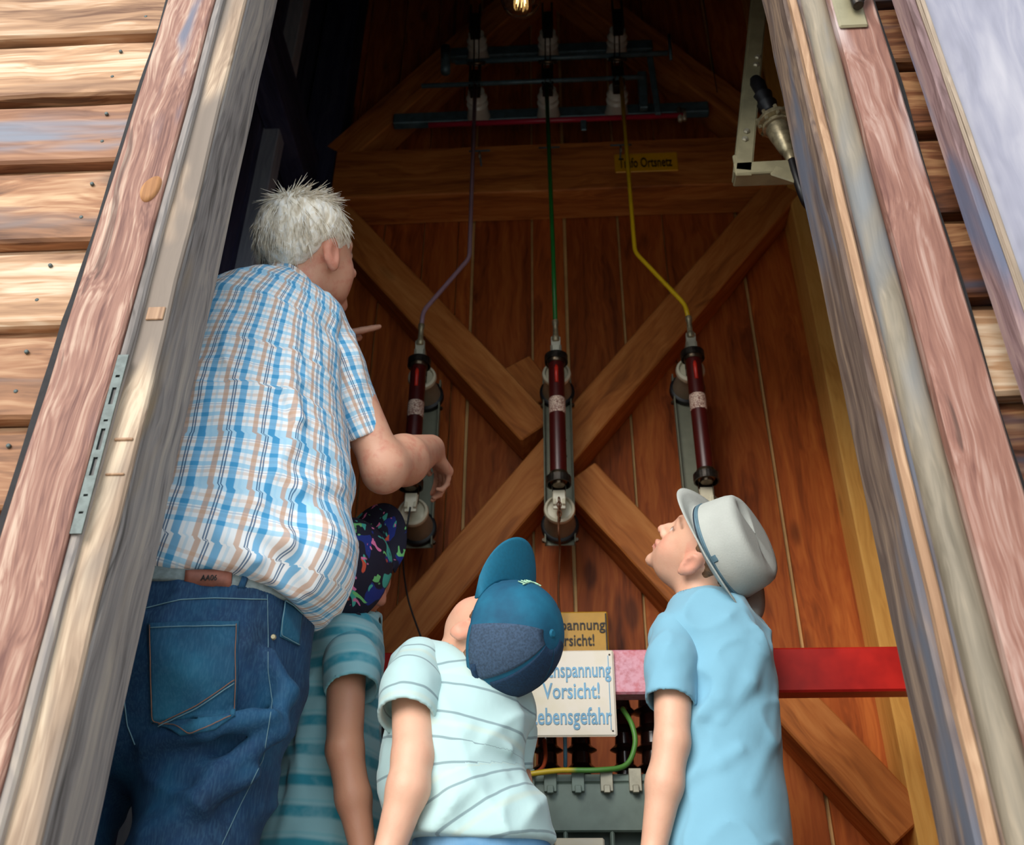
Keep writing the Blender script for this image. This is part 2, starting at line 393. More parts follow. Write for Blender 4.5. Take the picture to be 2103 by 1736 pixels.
# oval branch knots in the left frame board
for (u, v, h, w_, rot_, c) in ((308, 386, .052, .014, .18, wood('knot_wood', (130, 84, 50), (176, 124, 78), (204, 156, 108), 90, knots=0, vary=0)),):
    p = W(u, v, 1.0152); vs, fs = [], []; n = 28
    for ring, (s, d) in enumerate(((1, .003), (.95, .0), (.6, -.0006), (.0, -.0008))):
        for k in range(n):
            t = 2*math.pi*k/n; ex = math.cos(t)*w_*s; ez = math.sin(t)*h*s/2*(1+.15*math.cos(t))
            vs.append((p[0]+ex*math.cos(rot_)+ez*math.sin(rot_), p[1]+d, p[2]-ex*math.sin(rot_)+ez*math.cos(rot_)))
        if ring:
            for k in range(n): fs.append([(ring-1)*n+k, (ring-1)*n+(k+1) % n, ring*n+(k+1) % n, ring*n+k])
    mk('knot', vs, fs, c, fr, label='oval golden knot')
# strike plate with slots, notches
def zpx(u, v, Y): return W(u, v, Y)[2]
sp = empty('strike_plate', (-.572, 1.022, zpx(240, 880, 1.02)), 'slotted galvanised strike plate screwed to the left door jamb', 'plate')
z0, z1 = zpx(195, 1095, 1.02), zpx(268, 728, 1.02); xs0, xs1 = -.5775, -.5635
slots = [(.86, .875), (.70, .80), (.60, .612), (.44, .56), (.30, .40), (.19, .202), (.10, .112)]
zb = [z0]+[z0+(z1-z0)*q for s in sorted(slots) for q in s]+[z1]
pp = []
for i in range(0, len(zb), 2): pp.append(rbox((sum((xs0, xs1))/2, 1.0215, zb[i]), (sum((xs0, xs1))/2, 1.0215, zb[i+1]), xs1-xs0, .0025, bev=0))
for i in range(1, len(zb)-1, 2):
    for a, b in ((xs0, xs0+.0042), (xs1-.0042, xs1)): pp.append(rbox(((a+b)/2, 1.0215, zb[i]), ((a+b)/2, 1.0215, zb[i+1]), b-a, .0025, bev=0))
v_, f_ = join(pp); mk('plate', v_, f_, M_zinc, sp, smooth=False)
pp = []
for i in range(1, len(zb)-1, 2): pp.append(rbox((sum((xs0, xs1))/2, 1.0235, zb[i]), (sum((xs0, xs1))/2, 1.0235, zb[i+1]), xs1-xs0-.002, .001, bev=0))
for v_, f_ in pp: mk('slot_shade', v_, f_, M_blk, sp, smooth=False)  # black strips stand in for the shade inside the slots
# notches chiselled in the rebate
for u, v, hh, mm in ((322, 645, .022, M_gold), (262, 903, .004, M_gold), (240, 975, .003, M_gold)):
    p = W(u, v, 1.034); box('notch', (-.560, -.536), (1.0315, 1.0345), (p[2]-hh/2, p[2]+hh/2), mm, fr, bev=.001)
# hinge plate at the top of the right frame board
hp = empty('hinge_pintle', W(1748, 25, 1.015), 'worn steel hinge plate screwed to the top of the right frame board', 'hinge')
c = W(1745, 20, 1.015)
box('plate', (c[0]-.024, c[0]+.022), (1.012, 1.018), (c[2]-.045, c[2]+.06), M_brack, hp, label='pale painted steel plate')
lathe('pin', (c[0]+.008, 1.0, c[2]-.012), (0, 0, 1), [(.008, 0), (.0095, .004), (.0095, .05), (.006, .054)], M_dark, hp)
beam('strap', (c[0]+.008, 1.004, c[2]+.0), (c[0]+.03, 1.004, c[2]+.04), .018, .006, M_dark, hp)
# --- open door leaf folded back at the right
dl = empty('door_1', (.52, .96, 0), 'faded plank door leaf folded open at the right', None, None, 'structure')
K = dict(parent=dl, bev=.003, jit=.002, nz=16)
box('stile', (.532, .5455), (.945, .99), (.3, 2.4), M_leafs, label='reddish worn door stile', **K)
box('moulding', (.5475, .554), (.938, .96), (.3, 2.4), M_mould, label='pale rounded moulding', **K)
box('moulding', (.544, .548), (.942, .965), (.3, 2.4), M_mould, **K)
x = .5545
for w_ in (.27, .25, .26): box('panel_board', (x, x+w_-.003), (.955, .98), (.3, 2.4), M_leaf, label='blue-grey faded board', **K); x += w_
box('top_rail', (.552, 1.34), (.981, 1.0), (2.2, 2.35), M_leafs, dl, 'x'); box('bottom_rail', (.552, 1.34), (.981, 1.0), (.35, .5), M_leafs, dl, 'x')

# ------------------------------------------------------------------ red bar and signs
t = NT('red_bar_paint'); _, v = t.obj(False)
xg = t.n('ShaderNodeSeparateXYZ'); t.l(v, xg.inputs[0])
zf = xg.outputs[2]
n1 = t.noise(v, 60, 5, .7); n2 = t.noise(v, 14, 3)
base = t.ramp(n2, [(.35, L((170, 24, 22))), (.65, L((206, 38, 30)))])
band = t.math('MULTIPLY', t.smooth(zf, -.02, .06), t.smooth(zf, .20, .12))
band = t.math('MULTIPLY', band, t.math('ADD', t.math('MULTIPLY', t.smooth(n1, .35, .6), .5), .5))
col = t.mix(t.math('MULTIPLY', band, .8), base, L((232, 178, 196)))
t.l(t.mix(t.smooth(t.noise(v, 26, 6, .7), .71, .76), col, L((210, 120, 90))), t.b.inputs['Base Color']); t.b.inputs['Roughness'].default_value = .4
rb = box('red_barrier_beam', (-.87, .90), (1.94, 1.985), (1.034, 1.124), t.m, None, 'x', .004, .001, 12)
rb.location = rb.location
props(rb, 'red painted wooden barrier beam across the shed at chest height', 'barrier')
def text_mesh(name, s, cxz, y, height, width, mat, parent, squeeze=None):
    cu = bpy.data.curves.new('txt', 'FONT'); cu.body = s; cu.extrude = .0006; cu.offset = .012; cu.resolution_u = 3
    cu.align_x = 'CENTER'; ob = bpy.data.objects.new('txt', cu); ROOT.link(ob)
    bpy.context.view_layer.update(); me = bpy.data.meshes.new_from_object(ob.evaluated_get(bpy.context.evaluated_depsgraph_get()))
    bpy.data.objects.remove(ob); vs = np.array([q.co[:] for q in me.vertices]); fs = [list(p.vertices) for p in me.polygons]
    wx = vs[:, 0].max()-vs[:, 0].min(); cap = .729
    vs[:, 0] -= (vs[:, 0].max()+vs[:, 0].min())/2; vs[:, 0] *= width/wx; vs[:, 1] *= height/cap
    out = np.stack([cxz[0]+vs[:, 0], y-vs[:, 2]-.0006, cxz[1]+vs[:, 1]-height/2], 1)
    return mk(name, out, fs, mat, parent, smooth=False)
M_sw = plain('enamel_white', (232, 222, 206), .35, nscale=8, c2=(222, 210, 176)); M_swt = plain('faded_blue_print', (120, 178, 214), .5)
M_sy = plain('enamel_yellow', (228, 168, 8), .35, var=.05); M_ink = plain('black_print', (24, 18, 14), .5)
a, b = W(1073, 1338, 1.932), W(1268, 1513, 1.932)
ws = empty('warning_sign', ((a[0]+b[0])/2, 1.935, b[2]), 'white enamel sign reading Hochspannung Vorsicht! Lebensgefahr hung on the red beam', 'sign')
box('sign_plate', (a[0], b[0]), (1.930, 1.935), (b[2], a[2]), M_sw, ws)
def tx(par, s, u0, u1, v0, v1, Y, mat):
    a, b = W(u0, v0, Y), W(u1, v1, Y)
    return text_mesh('lettering', s, ((a[0]+b[0])/2, (a[2]+b[2])/2), Y, abs(a[2]-b[2]), abs(b[0]-a[0]), mat, par)
tx(ws, 'Hochspannung', 1090, 1255, 1360, 1390, 1.9295, M_swt); tx(ws, 'Vorsicht!', 1114, 1232, 1402, 1434, 1.9295, M_swt); tx(ws, 'Lebensgefahr', 1090, 1257, 1453, 1487, 1.9295, M_swt)
xr = b[0]-.012
for q in ((xr, xr+.0015),): box('border_line', q, (1.929, 1.9302), (b[2]+.012, a[2]-.012), M_swt, ws, bev=0)
for px in (a[0]+.01, b[0]-.008):
    for pz in (a[2]-.01, b[2]+.01): lathe('rivet', (px, 1.931, pz), (0, -1, 0), [(.0025, 0), (.0018, .002)], M_dark, ws, 8)
a, b = W(1072, 1258, 2.31), W(1251, 1345, 2.31)
ys = empty('warning_sign', ((a[0]+b[0])/2, 2.315, b[2]), 'yellow enamel sign reading Hochspannung Vorsicht! on the back wall above the red beam', 'sign')
box('sign_plate', (a[0], b[0]), (2.310, 2.316), (b[2], a[2]), M_sy, ys)
box('border_line', (b[0]-.006, b[0]-.0025), (2.3085, 2.3102), (b[2], a[2]-.006), M_ink, ys, bev=0)
tx(ys, 'Hochspannung', 1081, 1243, 1273, 1293, 2.309, M_ink); tx(ys, 'Vorsicht!', 1128, 1221, 1303, 1326, 2.309, M_ink)
a, b = W(1261, 317, 2.31), W(1394, 350, 2.31)
os_ = empty('network_sign', ((a[0]+b[0])/2, 2.312, b[2]), 'small yellow sign reading Trafo Ortsnetz on the horizontal timber', 'sign')
box('sign_plate', (a[0], b[0]), (2.309, 2.314), (b[2], a[2]), M_sy, os_)
tx(os_, 'Trafo Ortsnetz', 1270, 1381, 325, 341, 2.308, M_ink)

# ------------------------------------------------------------------ fuse holders
def fuse_unit(xr, ztop, label, clip=True):
    u = empty('fuse_holder', (xr, 2.33, ztop-.415), label, 'fuse', 'three high voltage fuse holders on the back wall')
    zt, zb = ztop, ztop-.415
    y0 = 2.318
    v_, f_ = join([rbox((xr, y0+.008, zb-.05), (xr, y0+.008, zt+.05), .078, .004), rbox((xr-.038, y0-.002, zb-.05), (xr-.038, y0-.002, zt+.05), .004, .024), rbox((xr+.038, y0-.002, zb-.05), (xr+.038, y0-.002, zt+.05), .004, .024)])
    mk('mounting_rail', v_, f_, M_rail, u, smooth=False)
    for k in range(3):
        lathe('bolt', (xr+.02, y0+.006, zt-.15-.05*k), (0, -1, 0), [(.004, 0), (.003, .003)], M_dark, u, 8)
    for z in (zt, zb):
        ins = lathe('insulator', (xr, y0-.006, z), (0, -1, 0), [(.042, 0), (.041, .012), (.036, .04), (.031, .07), (.029, .085)], M_tan, u, 28)
        lathe('base_ring', (xr, y0+.006, z), (0, -1, 0), [(.044, 0), (.049, .003), (.049, .018), (.044, .022)], M_blk, ins, 28)
        lathe('rim', (xr, y0-.088, z), (0, -1, 0), [(.027, -.004), (.038, 0), (.040, .006), (.038, .014), (.032, .018), (.030, .008), (.01, .008)], M_cream, ins, 28)
        for sx in (-1, 1):
            lathe('foot_bolt', (xr+sx*.042, y0+.004, z-.038), (0, -1, 0), [(.006, 0), (.005, .008)], M_brz, ins, 8)
    yf = 2.155
    za, zb2 = zt-.012, zb+.062
    fz = lathe('fuse_tube', (xr, yf, zb2), (0, 0, 1), [(.020, 0), (.021, .01), (.021, za-zb2-.01), (.020, za-zb2)], M_fuse, u, 24)
    lathe('paper_label', (xr, yf, zb2+(za-zb2)*.52), (0, 0, 1), [(.0213, 0), (.0216, .001), (.0216, .046), (.0213, .047)], M_lab, fz, 24, 'printed paper label')
    m_ = sweep([(xr+.000, yf-.0195, za-.018), (xr, yf-.0205, za-.028), (xr, yf-.0205, za-.075)], [.003, .0055, .0050], 8); mk('red_stripe', m_[0], m_[1], M_fred, fz)
    for zc, s in ((za, 1), (zb2, -1)):
        lathe('end_cap', (xr, yf, zc-.004*s), (0, 0, s), [(.0225, 0), (.0245, .003), (.0245, .022), (.022, .026), (.017, .028), (.015, .034)], M_brz, fz, 24)
        # spring clip holding the cap
        zz = zc+.016*s
        pts = [[xr+.028*math.cos(a), yf+.005-.028*math.sin(a), zz] for a in np.linspace(-.9, math.pi+.9, 20)]
        vs = []; fs = []
        for i, p in enumerate(pts):
            q = [xr+(p[0]-xr)*1.12, yf+.006+(p[1]-yf-.006)*1.12, p[2]]
            for dz in (-.010, .010): vs.append((p[0], p[1], p[2]+dz)); vs.append((q[0], q[1], q[2]+dz))
            if i:
                a = (i-1)*4; b = i*4; fs += [[a, b, b+2, a+2], [a+1, a+3, b+3, b+1], [a, a+1, b+1, b], [a+2, b+2, b+3, a+3]]
        mk('spring_clip', vs, fs, M_dark, u, smooth=False)
        for nm_, r_ in (('contact_block', rbox((xr, yf+.034, zz-.016), (xr, yf+.034, zz+.016), .034, .02)), ('contact_foot', rbox((xr, 2.215, zz-.012), (xr, 2.19, zz-.012), .028, .03, (0, 0, 1))), ('contact_arm', rbox((xr-.0, yf+.045, zc+.012), (xr, yf+.045, zt+.02 if s > 0 else zb), .022, .012))):
            mk(nm_, r_[0], r_[1], M_dark, u, smooth=False)
    # top terminal: bracket and threaded clamp
    v_, f_ = join([rbox((xr, yf+.01, za+.03), (xr, yf-.002, za+.085), .026, .012), rbox((xr-.012, yf+.012, za+.02), (xr-.012, yf+.012, za+.06), .006, .03), rbox((xr+.012, yf+.012, za+.02), (xr+.012, yf+.012, za+.06), .006, .03)])
    mk('terminal', v_, f_, M_bolt, u, smooth=False)
    lathe('clamp_screw', (xr, yf-.002, za+.07), (0, 0, 1), [(.009, 0), (.012, .004), (.012, .016), (.008, .02), (.007, .055), (.009, .058), (.009, .072)], M_brass, u, 10)
    # bottom terminal lug in cream
    v_, f_ = join([rbox((xr-.013, yf+.035, zb+.035), (xr-.011, yf+.02, zb-.012), .008, .01), rbox((xr+.013, yf+.035, zb+.035), (xr+.011, yf+.02, zb-.012), .008, .01), rbox((xr, yf+.022, zb+.03), (xr, yf+.026, zb-.02), .030, .006)])
    mk('lower_lug', v_, f_, M_cream, u, smooth=False, label='cream painted lug')
    return u, np.array([xr, yf-.002, za+.135]), np.array([xr, yf+.02, zb-.01])
t = NT('printed_label'); _, v = t.obj(False)
nn = t.noise(scaled(t, v, (260, 260, 420)), 1., 2)
t.l(t.ramp(nn, [(.44, L((140, 92, 80))), (.52, L((222, 196, 176)))]), t.b.inputs['Base Color']); M_lab = t.m
zt = W(1143, 768, 2.22)[2]
xs_ = [W(866, 788, 2.22)[0], W(1143, 768, 2.22)[0], W(1418, 762, 2.22)[0]]
tops, bots = [], []
for xr_, lb in zip(xs_, ('left high voltage fuse holder with brown fuse, below the violet rod', 'middle high voltage fuse holder with brown fuse, below the green rod', 'right high voltage fuse holder with brown fuse, below the yellow rod')):
    _, a, b = fuse_unit(xr_, zt, lb); tops.append(a); bots.append(b)
# conductor rods
def rod(pts, mat, label, top):
    P_ = [W(*p) for p in pts]+[top]
    out = []
    for i, p in enumerate(P_):
        if 0 < i < len(P_)-1:
            a = p+(P_[i-1]-p)/np.linalg.norm(P_[i-1]-p)*.02; b = p+(P_[i+1]-p)/np.linalg.norm(P_[i+1]-p)*.02
            for tt in np.linspace(0, 1, 6): out.append((1-tt)**2*a+2*tt*(1-tt)*p+tt*tt*b)
        else: out.append(p)
    o = tube('conductor_rod', out, .0064, mat); props(o, label, 'conductor', 'painted conductor rods above the fuses')
rod([(976, 175, 2.13), (964, 530, 2.15), (869, 640, 2.15)], M_vio, 'violet bent conductor rod running down to the left fuse', tops[0])
rod([(1122, 172, 2.13), (1136, 520, 2.15)], M_grn, 'green straight conductor rod running down to the middle fuse', tops[1])
rod([(1275, 160, 2.13), (1304, 518, 2.15), (1407, 626, 2.15)], M_yel, 'yellow bent conductor rod running down to the right fuse', tops[2])
# thin wires from the lower lugs
def wire(name, pts, r, mat, label, cat='wire'):
    return props(tube(name, spline(pts, 8), r, mat, seg=8), label, cat)
wire('fuse_wire', [bots[1], W(1147, 1090, 2.15), W(1150, 1130, 2.2), W(1147, 1220, 2.25), W(1152, 1290, 2.27), W(1150, 1345, 2.27)], .0028, M_copper, 'thin copper wire hanging from the middle fuse past the yellow sign')
wire('fuse_wire', [bots[0], W(835, 1090, 2.18), W(828, 1150, 2.22), W(838, 1230, 2.27), W(865, 1310, 2.27), W(880, 1350, 2.27)], .0024, M_blk, 'dark wire hanging from the left fuse behind the cap boy')
wire('fuse_wire', [bots[2], W(1475, 1090, 2.2), W(1470, 1200, 2.27), W(1460, 1350, 2.27)], .0024, M_blk, 'dark wire hanging from the right fuse behind the pale trilby')
# chain links at the middle lug
ch = empty('copper_chain', bots[1]+np.array([0, -.02, -.03]), 'small copper chain loop hooked on the middle fuse lug', 'chain')
for k in range(5):
    c = bots[1]+np.array([0, -.028, -.004-.012*k]); a_ = np.linspace(0, 2*math.pi, 13)
    ax = np.array([1, 0, 0]) if k % 2 else np.array([.4, .9, 0])
    pts = [c+ax*.005*math.cos(t)+np.array([0, 0, .009])*math.sin(t) for t in a_]
    v_, f_ = sweep(pts, .0016, 6); mk('link', v_, f_, M_copper, ch)

# ------------------------------------------------------------------ disconnector switch at the top
sw = empty('disconnector_switch', W(1125, 235, 2.33), 'blue-grey three pole disconnector switch high on the back wall', 'switch')
def hrail(name, u0, v0, u1, v1, Y, h, d, mat, parent=sw, **k):
    a, b = W(u0, v0, Y), W(u1, v1, Y); z = (a[2]+b[2])/2; return box(name, (a[0], b[0]), (Y, Y+d), (z-h/2, z+h/2), mat, parent, 'x', **k)
hrail('frame_rail', 808, 240, 1456, 220, 2.30, .05, .03, M_teal)
hrail('frame_rail', 925, 105, 1340, 92, 2.30, .05, .03, M_teal)
def hrod(name, u0, v0, u1, v1, Y, r, mat, parent=sw):
    a, b = W(u0, v0, Y), W(u1, v1, Y); z = (a[2]+b[2])/2; a[2] = b[2] = z
    return tube(name, [a, b], r, mat, parent)
hrod('shaft', 880, 258, 1402, 236, 2.22, .009, M_mag).__setitem__('label', 'crimson operating shaft')
hrod('link_rod', 866, 178, 1322, 157, 2.14, .008, M_teal); hrod('link_rod', 935, 125, 1372, 112, 2.14, .009, M_teal)
for u, v in ((978, 190), (1125, 187), (1268, 182)):
    for dv, vv in ((0, v), (1, v-118)):
        c = W(u, vv, 2.20); zc = c[2]; xc = c[0]
        ins = lathe('insulator', (xc, 2.30, zc), (0, -1, 0), [(.040, 0), (.036, .02), (.032, .05), (.037, .054), (.030, .062), (.030, .075), (.036, .079), (.029, .088), (.028, .105)], M_white, sw, 24)
        v_, f_ = join([rbox((xc, 2.165, zc-.05), (xc, 2.165, zc+.05), .034, .035), rbox((xc-.016, 2.145, zc-.05), (xc-.016, 2.15, zc+.09), .006, .02), rbox((xc+.016, 2.145, zc-.05), (xc+.016, 2.15, zc+.09), .006, .02)])
        mk('contact_jaw', v_, f_, M_dark, ins, smooth=False)
    a, b = W(u, v-20, 2.13), W(u, v-118, 2.13)
    for s in (-.008, .008): beam('blade', a+[s, 0, 0], b+[s, 0, .05], .012, .004, M_dark, sw, (1, 0, 0))
    c = W(u, v-60, 2.12); tube('lever_pin', [c+[-.03, 0, 0], c+[.03, 0, 0]], .006, M_brz, sw)
a, b = W(1333, 105, 2.2), W(1352, 235, 2.2); beam('lever', a, b, .02, .012, M_teal, sw)
a, b = W(1318, 150, 2.25), W(1322, 225, 2.25); beam('lever', a, b, .03, .02, M_teal, sw)
a, b = W(1374, 72, 2.14), W(1378, 122, 2.14); tube('crank_handle', [a, b], .005, M_teal, sw)
c = W(1396, 236, 2.22); tube('clevis', [c+[0, 0, -.03], c+[0, 0, .03]], .008, M_bolt, sw); tube('clevis', [c+[.014, 0, -.025], c+[.014, 0, .025]], .007, M_bolt, sw)
a, b = W(915, 98, 2.14), W(915, 148, 2.14); tube('crank_handle', [a, b], .016, M_teal, sw)
a, b = W(1198, 240, 2.22), W(1199, 268, 2.22); beam('tab', a, b, .02, .006, M_teal, sw)
for u, v in ((985, 310), (1128, 303), (1275, 298)):
    c = W(u, v, 2.25); h = empty('wall_clip', c, 'small dark rod clip on the wall near the %s rod' % {985: 'violet', 1128: 'green', 1275: 'yellow'}[u], 'clip', 'rod clips below the switch')
    tube('cross_pin', [c+[-.034, 0, 0], c+[.034, 0, 0]], .003, M_teal, h, 8); tube('stem', [c+[0, 0, 0], [c[0], 2.449, c[2]]], .003, M_teal, h, 8); tube('hook', [c+[.0, 0, .0], c+[.0, 0, -.03]], .003, M_bolt, h, 8)
# vertical thin cords beside the boards (upper part)
wire('hanging_cord', [W(1445, 0, 2.3), W(1460, 110, 2.3), W(1473, 190, 2.3)], .0016, M_blk, 'thin dark cord high at the right of the switch', 'cord')

# ------------------------------------------------------------------ bracket and cable sealing end at the right
bk = empty('steel_bracket', W(1530, 350, 1.52), 'olive beige angle iron bracket with paired bolts behind the right jamb', 'bracket')
a, b = W(1562, -60, 1.50), W(1527, 352, 1.50); a = np.array([b[0]+.012, 1.50, a[2]+.2])
b = np.array([W(1527, 352, 1.5)[0], 1.5, W(1527, 352, 1.5)[2]])
at = np.array([W(1566, -60, 1.5)[0], 1.5, W(1566, -60, 1.5)[2]])
beam('upright_leg', b, at, .036, .005, M_brack, bk, (0, 1, 0)); beam('upright_leg', b+[-.018, .018, 0], at+[-.018, .018, 0], .005, .036, M_brack, bk, (0, 1, 0))
beam('cross_leg', b+[-.018, 0, .008], b+[.16, 0, .012], .036, .005, M_brack, bk, (0, 1, 0)); beam('cross_leg', b+[-.018, .02, -.004], b+[.16, .02, -.004], .005, .036, M_brack, bk, (0, 1, 0))
beam('corner_plate', b+[0, .001, -.012], b+[0, .001, .05], .036, .004, M_brack, bk, (0, 1, 0)); beam('gusset', b+[.06, .0, 0], b+[.15, .0, -.05], .03, .006, M_brack, bk, (0, 1, 0))
for u, v in ((1556, 118), (1553, 133), (1533, 270), (1530, 286)):
    c = W(u, v, 1.497); lathe('bolt', c+[0, .003, 0], (0, -1, 0), [(.0075, 0), (.0078, .005), (.005, .008)], M_bolt, bk, 6, smooth=False)
beam('wall_arm', [b[0]+.14, 1.5, b[2]+.01], [.925, 1.52, b[2]+.01], .036, .03, M_brack, bk, (0, 1, 0))
se = empty('cable_sealing_end', W(1600, 265, 1.50), 'brass cable sealing end with bell shaped neck and black cable', 'cable end')
p0 = W(1592, 255, 1.50); p1 = W(1626, 330, 1.50); d = (p1-p0)/np.linalg.norm(p1-p0); l_ = np.linalg.norm(p1-p0)
lathe('bell', p0, d, [(.026, 0), (.030, .004), (.030, .012), (.025, .014), (.024, .03), (.016, l_*.72), (.011, l_*.8), (.012, l_*.82), (.010, l_)], M_brass, se, 28)
fl = lathe('flange', p0-d*.014, d, [(.036, 0), (.038, .003), (.038, .012), (.03, .014)], M_brass, se, 28)
for k in range(8):
    tt = 2*math.pi*k/8; a1 = np.cross(d, [0, 1, 0]); a1 /= np.linalg.norm(a1); a2 = np.cross(d, a1)
    lathe('flange_bolt', p0-d*.018+.033*(math.cos(tt)*a1+math.sin(tt)*a2), d, [(.0045, -.004), (.0045, .022), (.003, .024)], M_brass, fl, 6)
lathe('bushing', p0-d*.012, -d, [(.022, 0), (.022, .02), (.016, .025), (.023, .05), (.016, .055), (.022, .08), (.015, .085), (.018, .12), (.012, .14)], M_blk, se, 20)
tube('cable', spline([p1-d*.005, W(1638, 372, 1.50), W(1652, 410, 1.51), W(1690, 500, 1.56), [.60, 1.6, 1.2], [.62, 1.6, .1]], 8), .009, M_blk, se, 12)
# ------------------------------------------------------------------ bulb
bc = W(1070, -5, 1.42); bl = empty('light_bulb', bc, 'clear glass bulb with glowing filament hanging in the doorway', 'lamp')
tg = NT('bulb_glass'); tg.b.inputs['Transmission Weight'].default_value = 1; tg.b.inputs['Roughness'].default_value = .02; tg.b.inputs['IOR'].default_value = 1.45; tg.b.inputs['Base Color'].default_value = (1, .96, .88, 1)
te = NT('filament'); te.b.inputs['Emission Color'].default_value = (1, .62, .22, 1); te.b.inputs['Emission Strength'].default_value = 5; te.b.inputs['Base Color'].default_value = (.3, .2, .1, 1)
R_ = .0475; prof = [(R_*math.sin(a), -R_*math.cos(a)) for a in np.linspace(.02, 2.3, 18)]+[(.020, .05), (.0165, .065), (.0165, .07)]
inner = [(r*.975 if r > .01 else r*.9, h+(.0012 if h < 0 else 0)) for r, h in prof][::-1]
lathe('glass', bc, (0, 0, 1), prof+inner, tg.m, bl, 32)
pts = []
for k in range(8):
    a = k/8*2*math.pi; r = .011; pts += [bc+[r*math.cos(a), r*math.sin(a), -.022], bc+[r*.8*math.cos(a+.2), r*.8*math.sin(a+.2), .03]]
v_, f_ = sweep(pts, .0009, 5); mk('filament', v_, f_, te.m, bl)
lathe('socket', bc+[0, 0, .068], (0, 0, 1), [(.018, 0), (.02, .002), (.02, .05), (.008, .06)], M_blk, bl, 20)
tube('cord', [bc+[0, 0, .12], [bc[0], bc[1], 4.6]], .003, M_blk, bl, 8)

# ------------------------------------------------------------------ transformer behind the boys
tr = empty('transformer', (.05, 2.1, 0), 'grey-green oil transformer with ribbed tank behind the middle boy', 'transformer')
zt_ = .885; X0, X1, Y0, Y1 = -.30, .36, 1.97, 2.28
box('tank', (X0+.03, X1-.03), (Y0+.05, Y1), (.08, zt_-.02), M_tk := plain('grey_green_tank', (112, 128, 118), .4, .1, .1, 18), tr)
box('lid', (X0, X1), (Y0, Y1+.02), (zt_-.012, zt_+.004), M_tk, tr, 'x')
box('rim_flange', (X0, X1), (Y0, Y0+.012), (zt_-.10, zt_-.012), M_tk, tr, 'x')
x = X0+.03
while x < X1-.02:
    box('cooling_fin', (x, x+.008), (Y0-.035, Y0+.05), (.14, zt_-.105), M_tk, tr); x += .085
for z in (zt_-.20, .40): box('fin_bar', (X0+.02, X1-.02), (Y0-.04, Y0-.032), (z, z+.012), M_tk, tr, 'x')
for k, u in enumerate((1085, 1130, 1187, 1246, 1305, 1362)):
    c = W(u, 1606, Y0-.01)
    v_, f_ = join([rbox((c[0], Y0-.004, zt_-.03), (c[0], Y0-.004, zt_+.012), .024, .012), rbox((c[0], Y0-.012, zt_-.02), (c[0], Y0-.012, zt_-.034), .012, .01)])
    mk('lid_clamp', v_, f_, M_bolt if k > 2 else M_tk, tr, smooth=False)
c = W(1190, 1728, Y0-.05); box('rating_plate', (c[0]-.045, c[0]+.045), (Y0-.048, Y0-.042), (c[2]-.06, c[2]+.006), M_sw, tr)
box('foot', (X0+.05, X1-.05), (Y0+.06, Y0+.12), (0, .08), M_dark, tr, 'x'); box('foot', (X0+.05, X1-.05), (Y1-.1, Y1-.04), (0, .08), M_dark, tr, 'x')
M_brn = plain('dark_brown_glaze', (40, 22, 18), .2, spec=.6)
for u, v, hh, r in ((1125, 1590, .17, .024), (1195, 1590, .17, .024), (1285, 1590, .20, .022), (1345, 1590, .23, .030), (960, 1590, .2, .024)):
    c = W(u, v, 2.08); pr = [(r*1.5, 0), (r*1.4, .012), (r*.8, .02)]; z = .03
    while z < hh-.03: pr += [(r*.8, z), (r*1.35, z+.006), (r*.85, z+.016)]; z += .038
    pr += [(r*.6, hh-.015), (r*.3, hh), (r*.3, hh+.03)]
    lathe('bushing', (c[0], 2.08, zt_+.002), (0, 0, 1), pr, M_brn, tr, 24)
# cables on the transformer
t = NT('yellow_green_jacket'); _, v = t.obj(False); wv = t.n('ShaderNodeSeparateXYZ'); t.l(v, wv.inputs[0])
t.l(t.mix(t.smooth(wv.outputs[0], .0, .02), L((206, 176, 40)), L((84, 140, 60))), t.b.inputs['Base Color']); t.b.inputs['Roughness'].default_value = .4
wire('earth_cable', [W(1278, 1455, 2.0), W(1298, 1490, 1.98), W(1304, 1530, 1.97), W(1285, 1572, 1.96), W(1230, 1582, 1.95), W(1150, 1583, 1.95), W(1090, 1590, 1.95), W(1020, 1600, 1.97)], .0052, t.m, 'yellow-green earth cable looping over the transformer lid', 'cable')
wire('orange_cable', [W(1118, 1520, 2.02), W(1120, 1560, 1.99), W(1108, 1583, 1.97), W(1070, 1596, 1.96)], .004, plain('orange_jacket', (150, 62, 30), .45), 'short orange cable beside the dark bushings', 'cable')
wire('blue_cable', [W(1160, 1508, 2.02), W(1161, 1545, 2.02), W(1161, 1575, 2.04)], .004, plain('blue_jacket', (120, 176, 210), .4), 'light blue wire between the dark bushings under the white sign', 'cable')
wire('pipe_run', [[-.87, 2.2, 1.0], [-.4, 2.2, .99], [-.345, 2.2, .95], [-.335, 2.2, .88]], .014, M_blk, 'black pipe along the lower back wall', 'pipe')
wire('pipe_run', [[-.75, 2.25, 1.30], [-.50, 2.25, 1.18], [-.42, 2.25, 1.0], [-.42, 2.25, .1]], .012, M_blk, 'black conduit bending down beside the left braces', 'pipe')
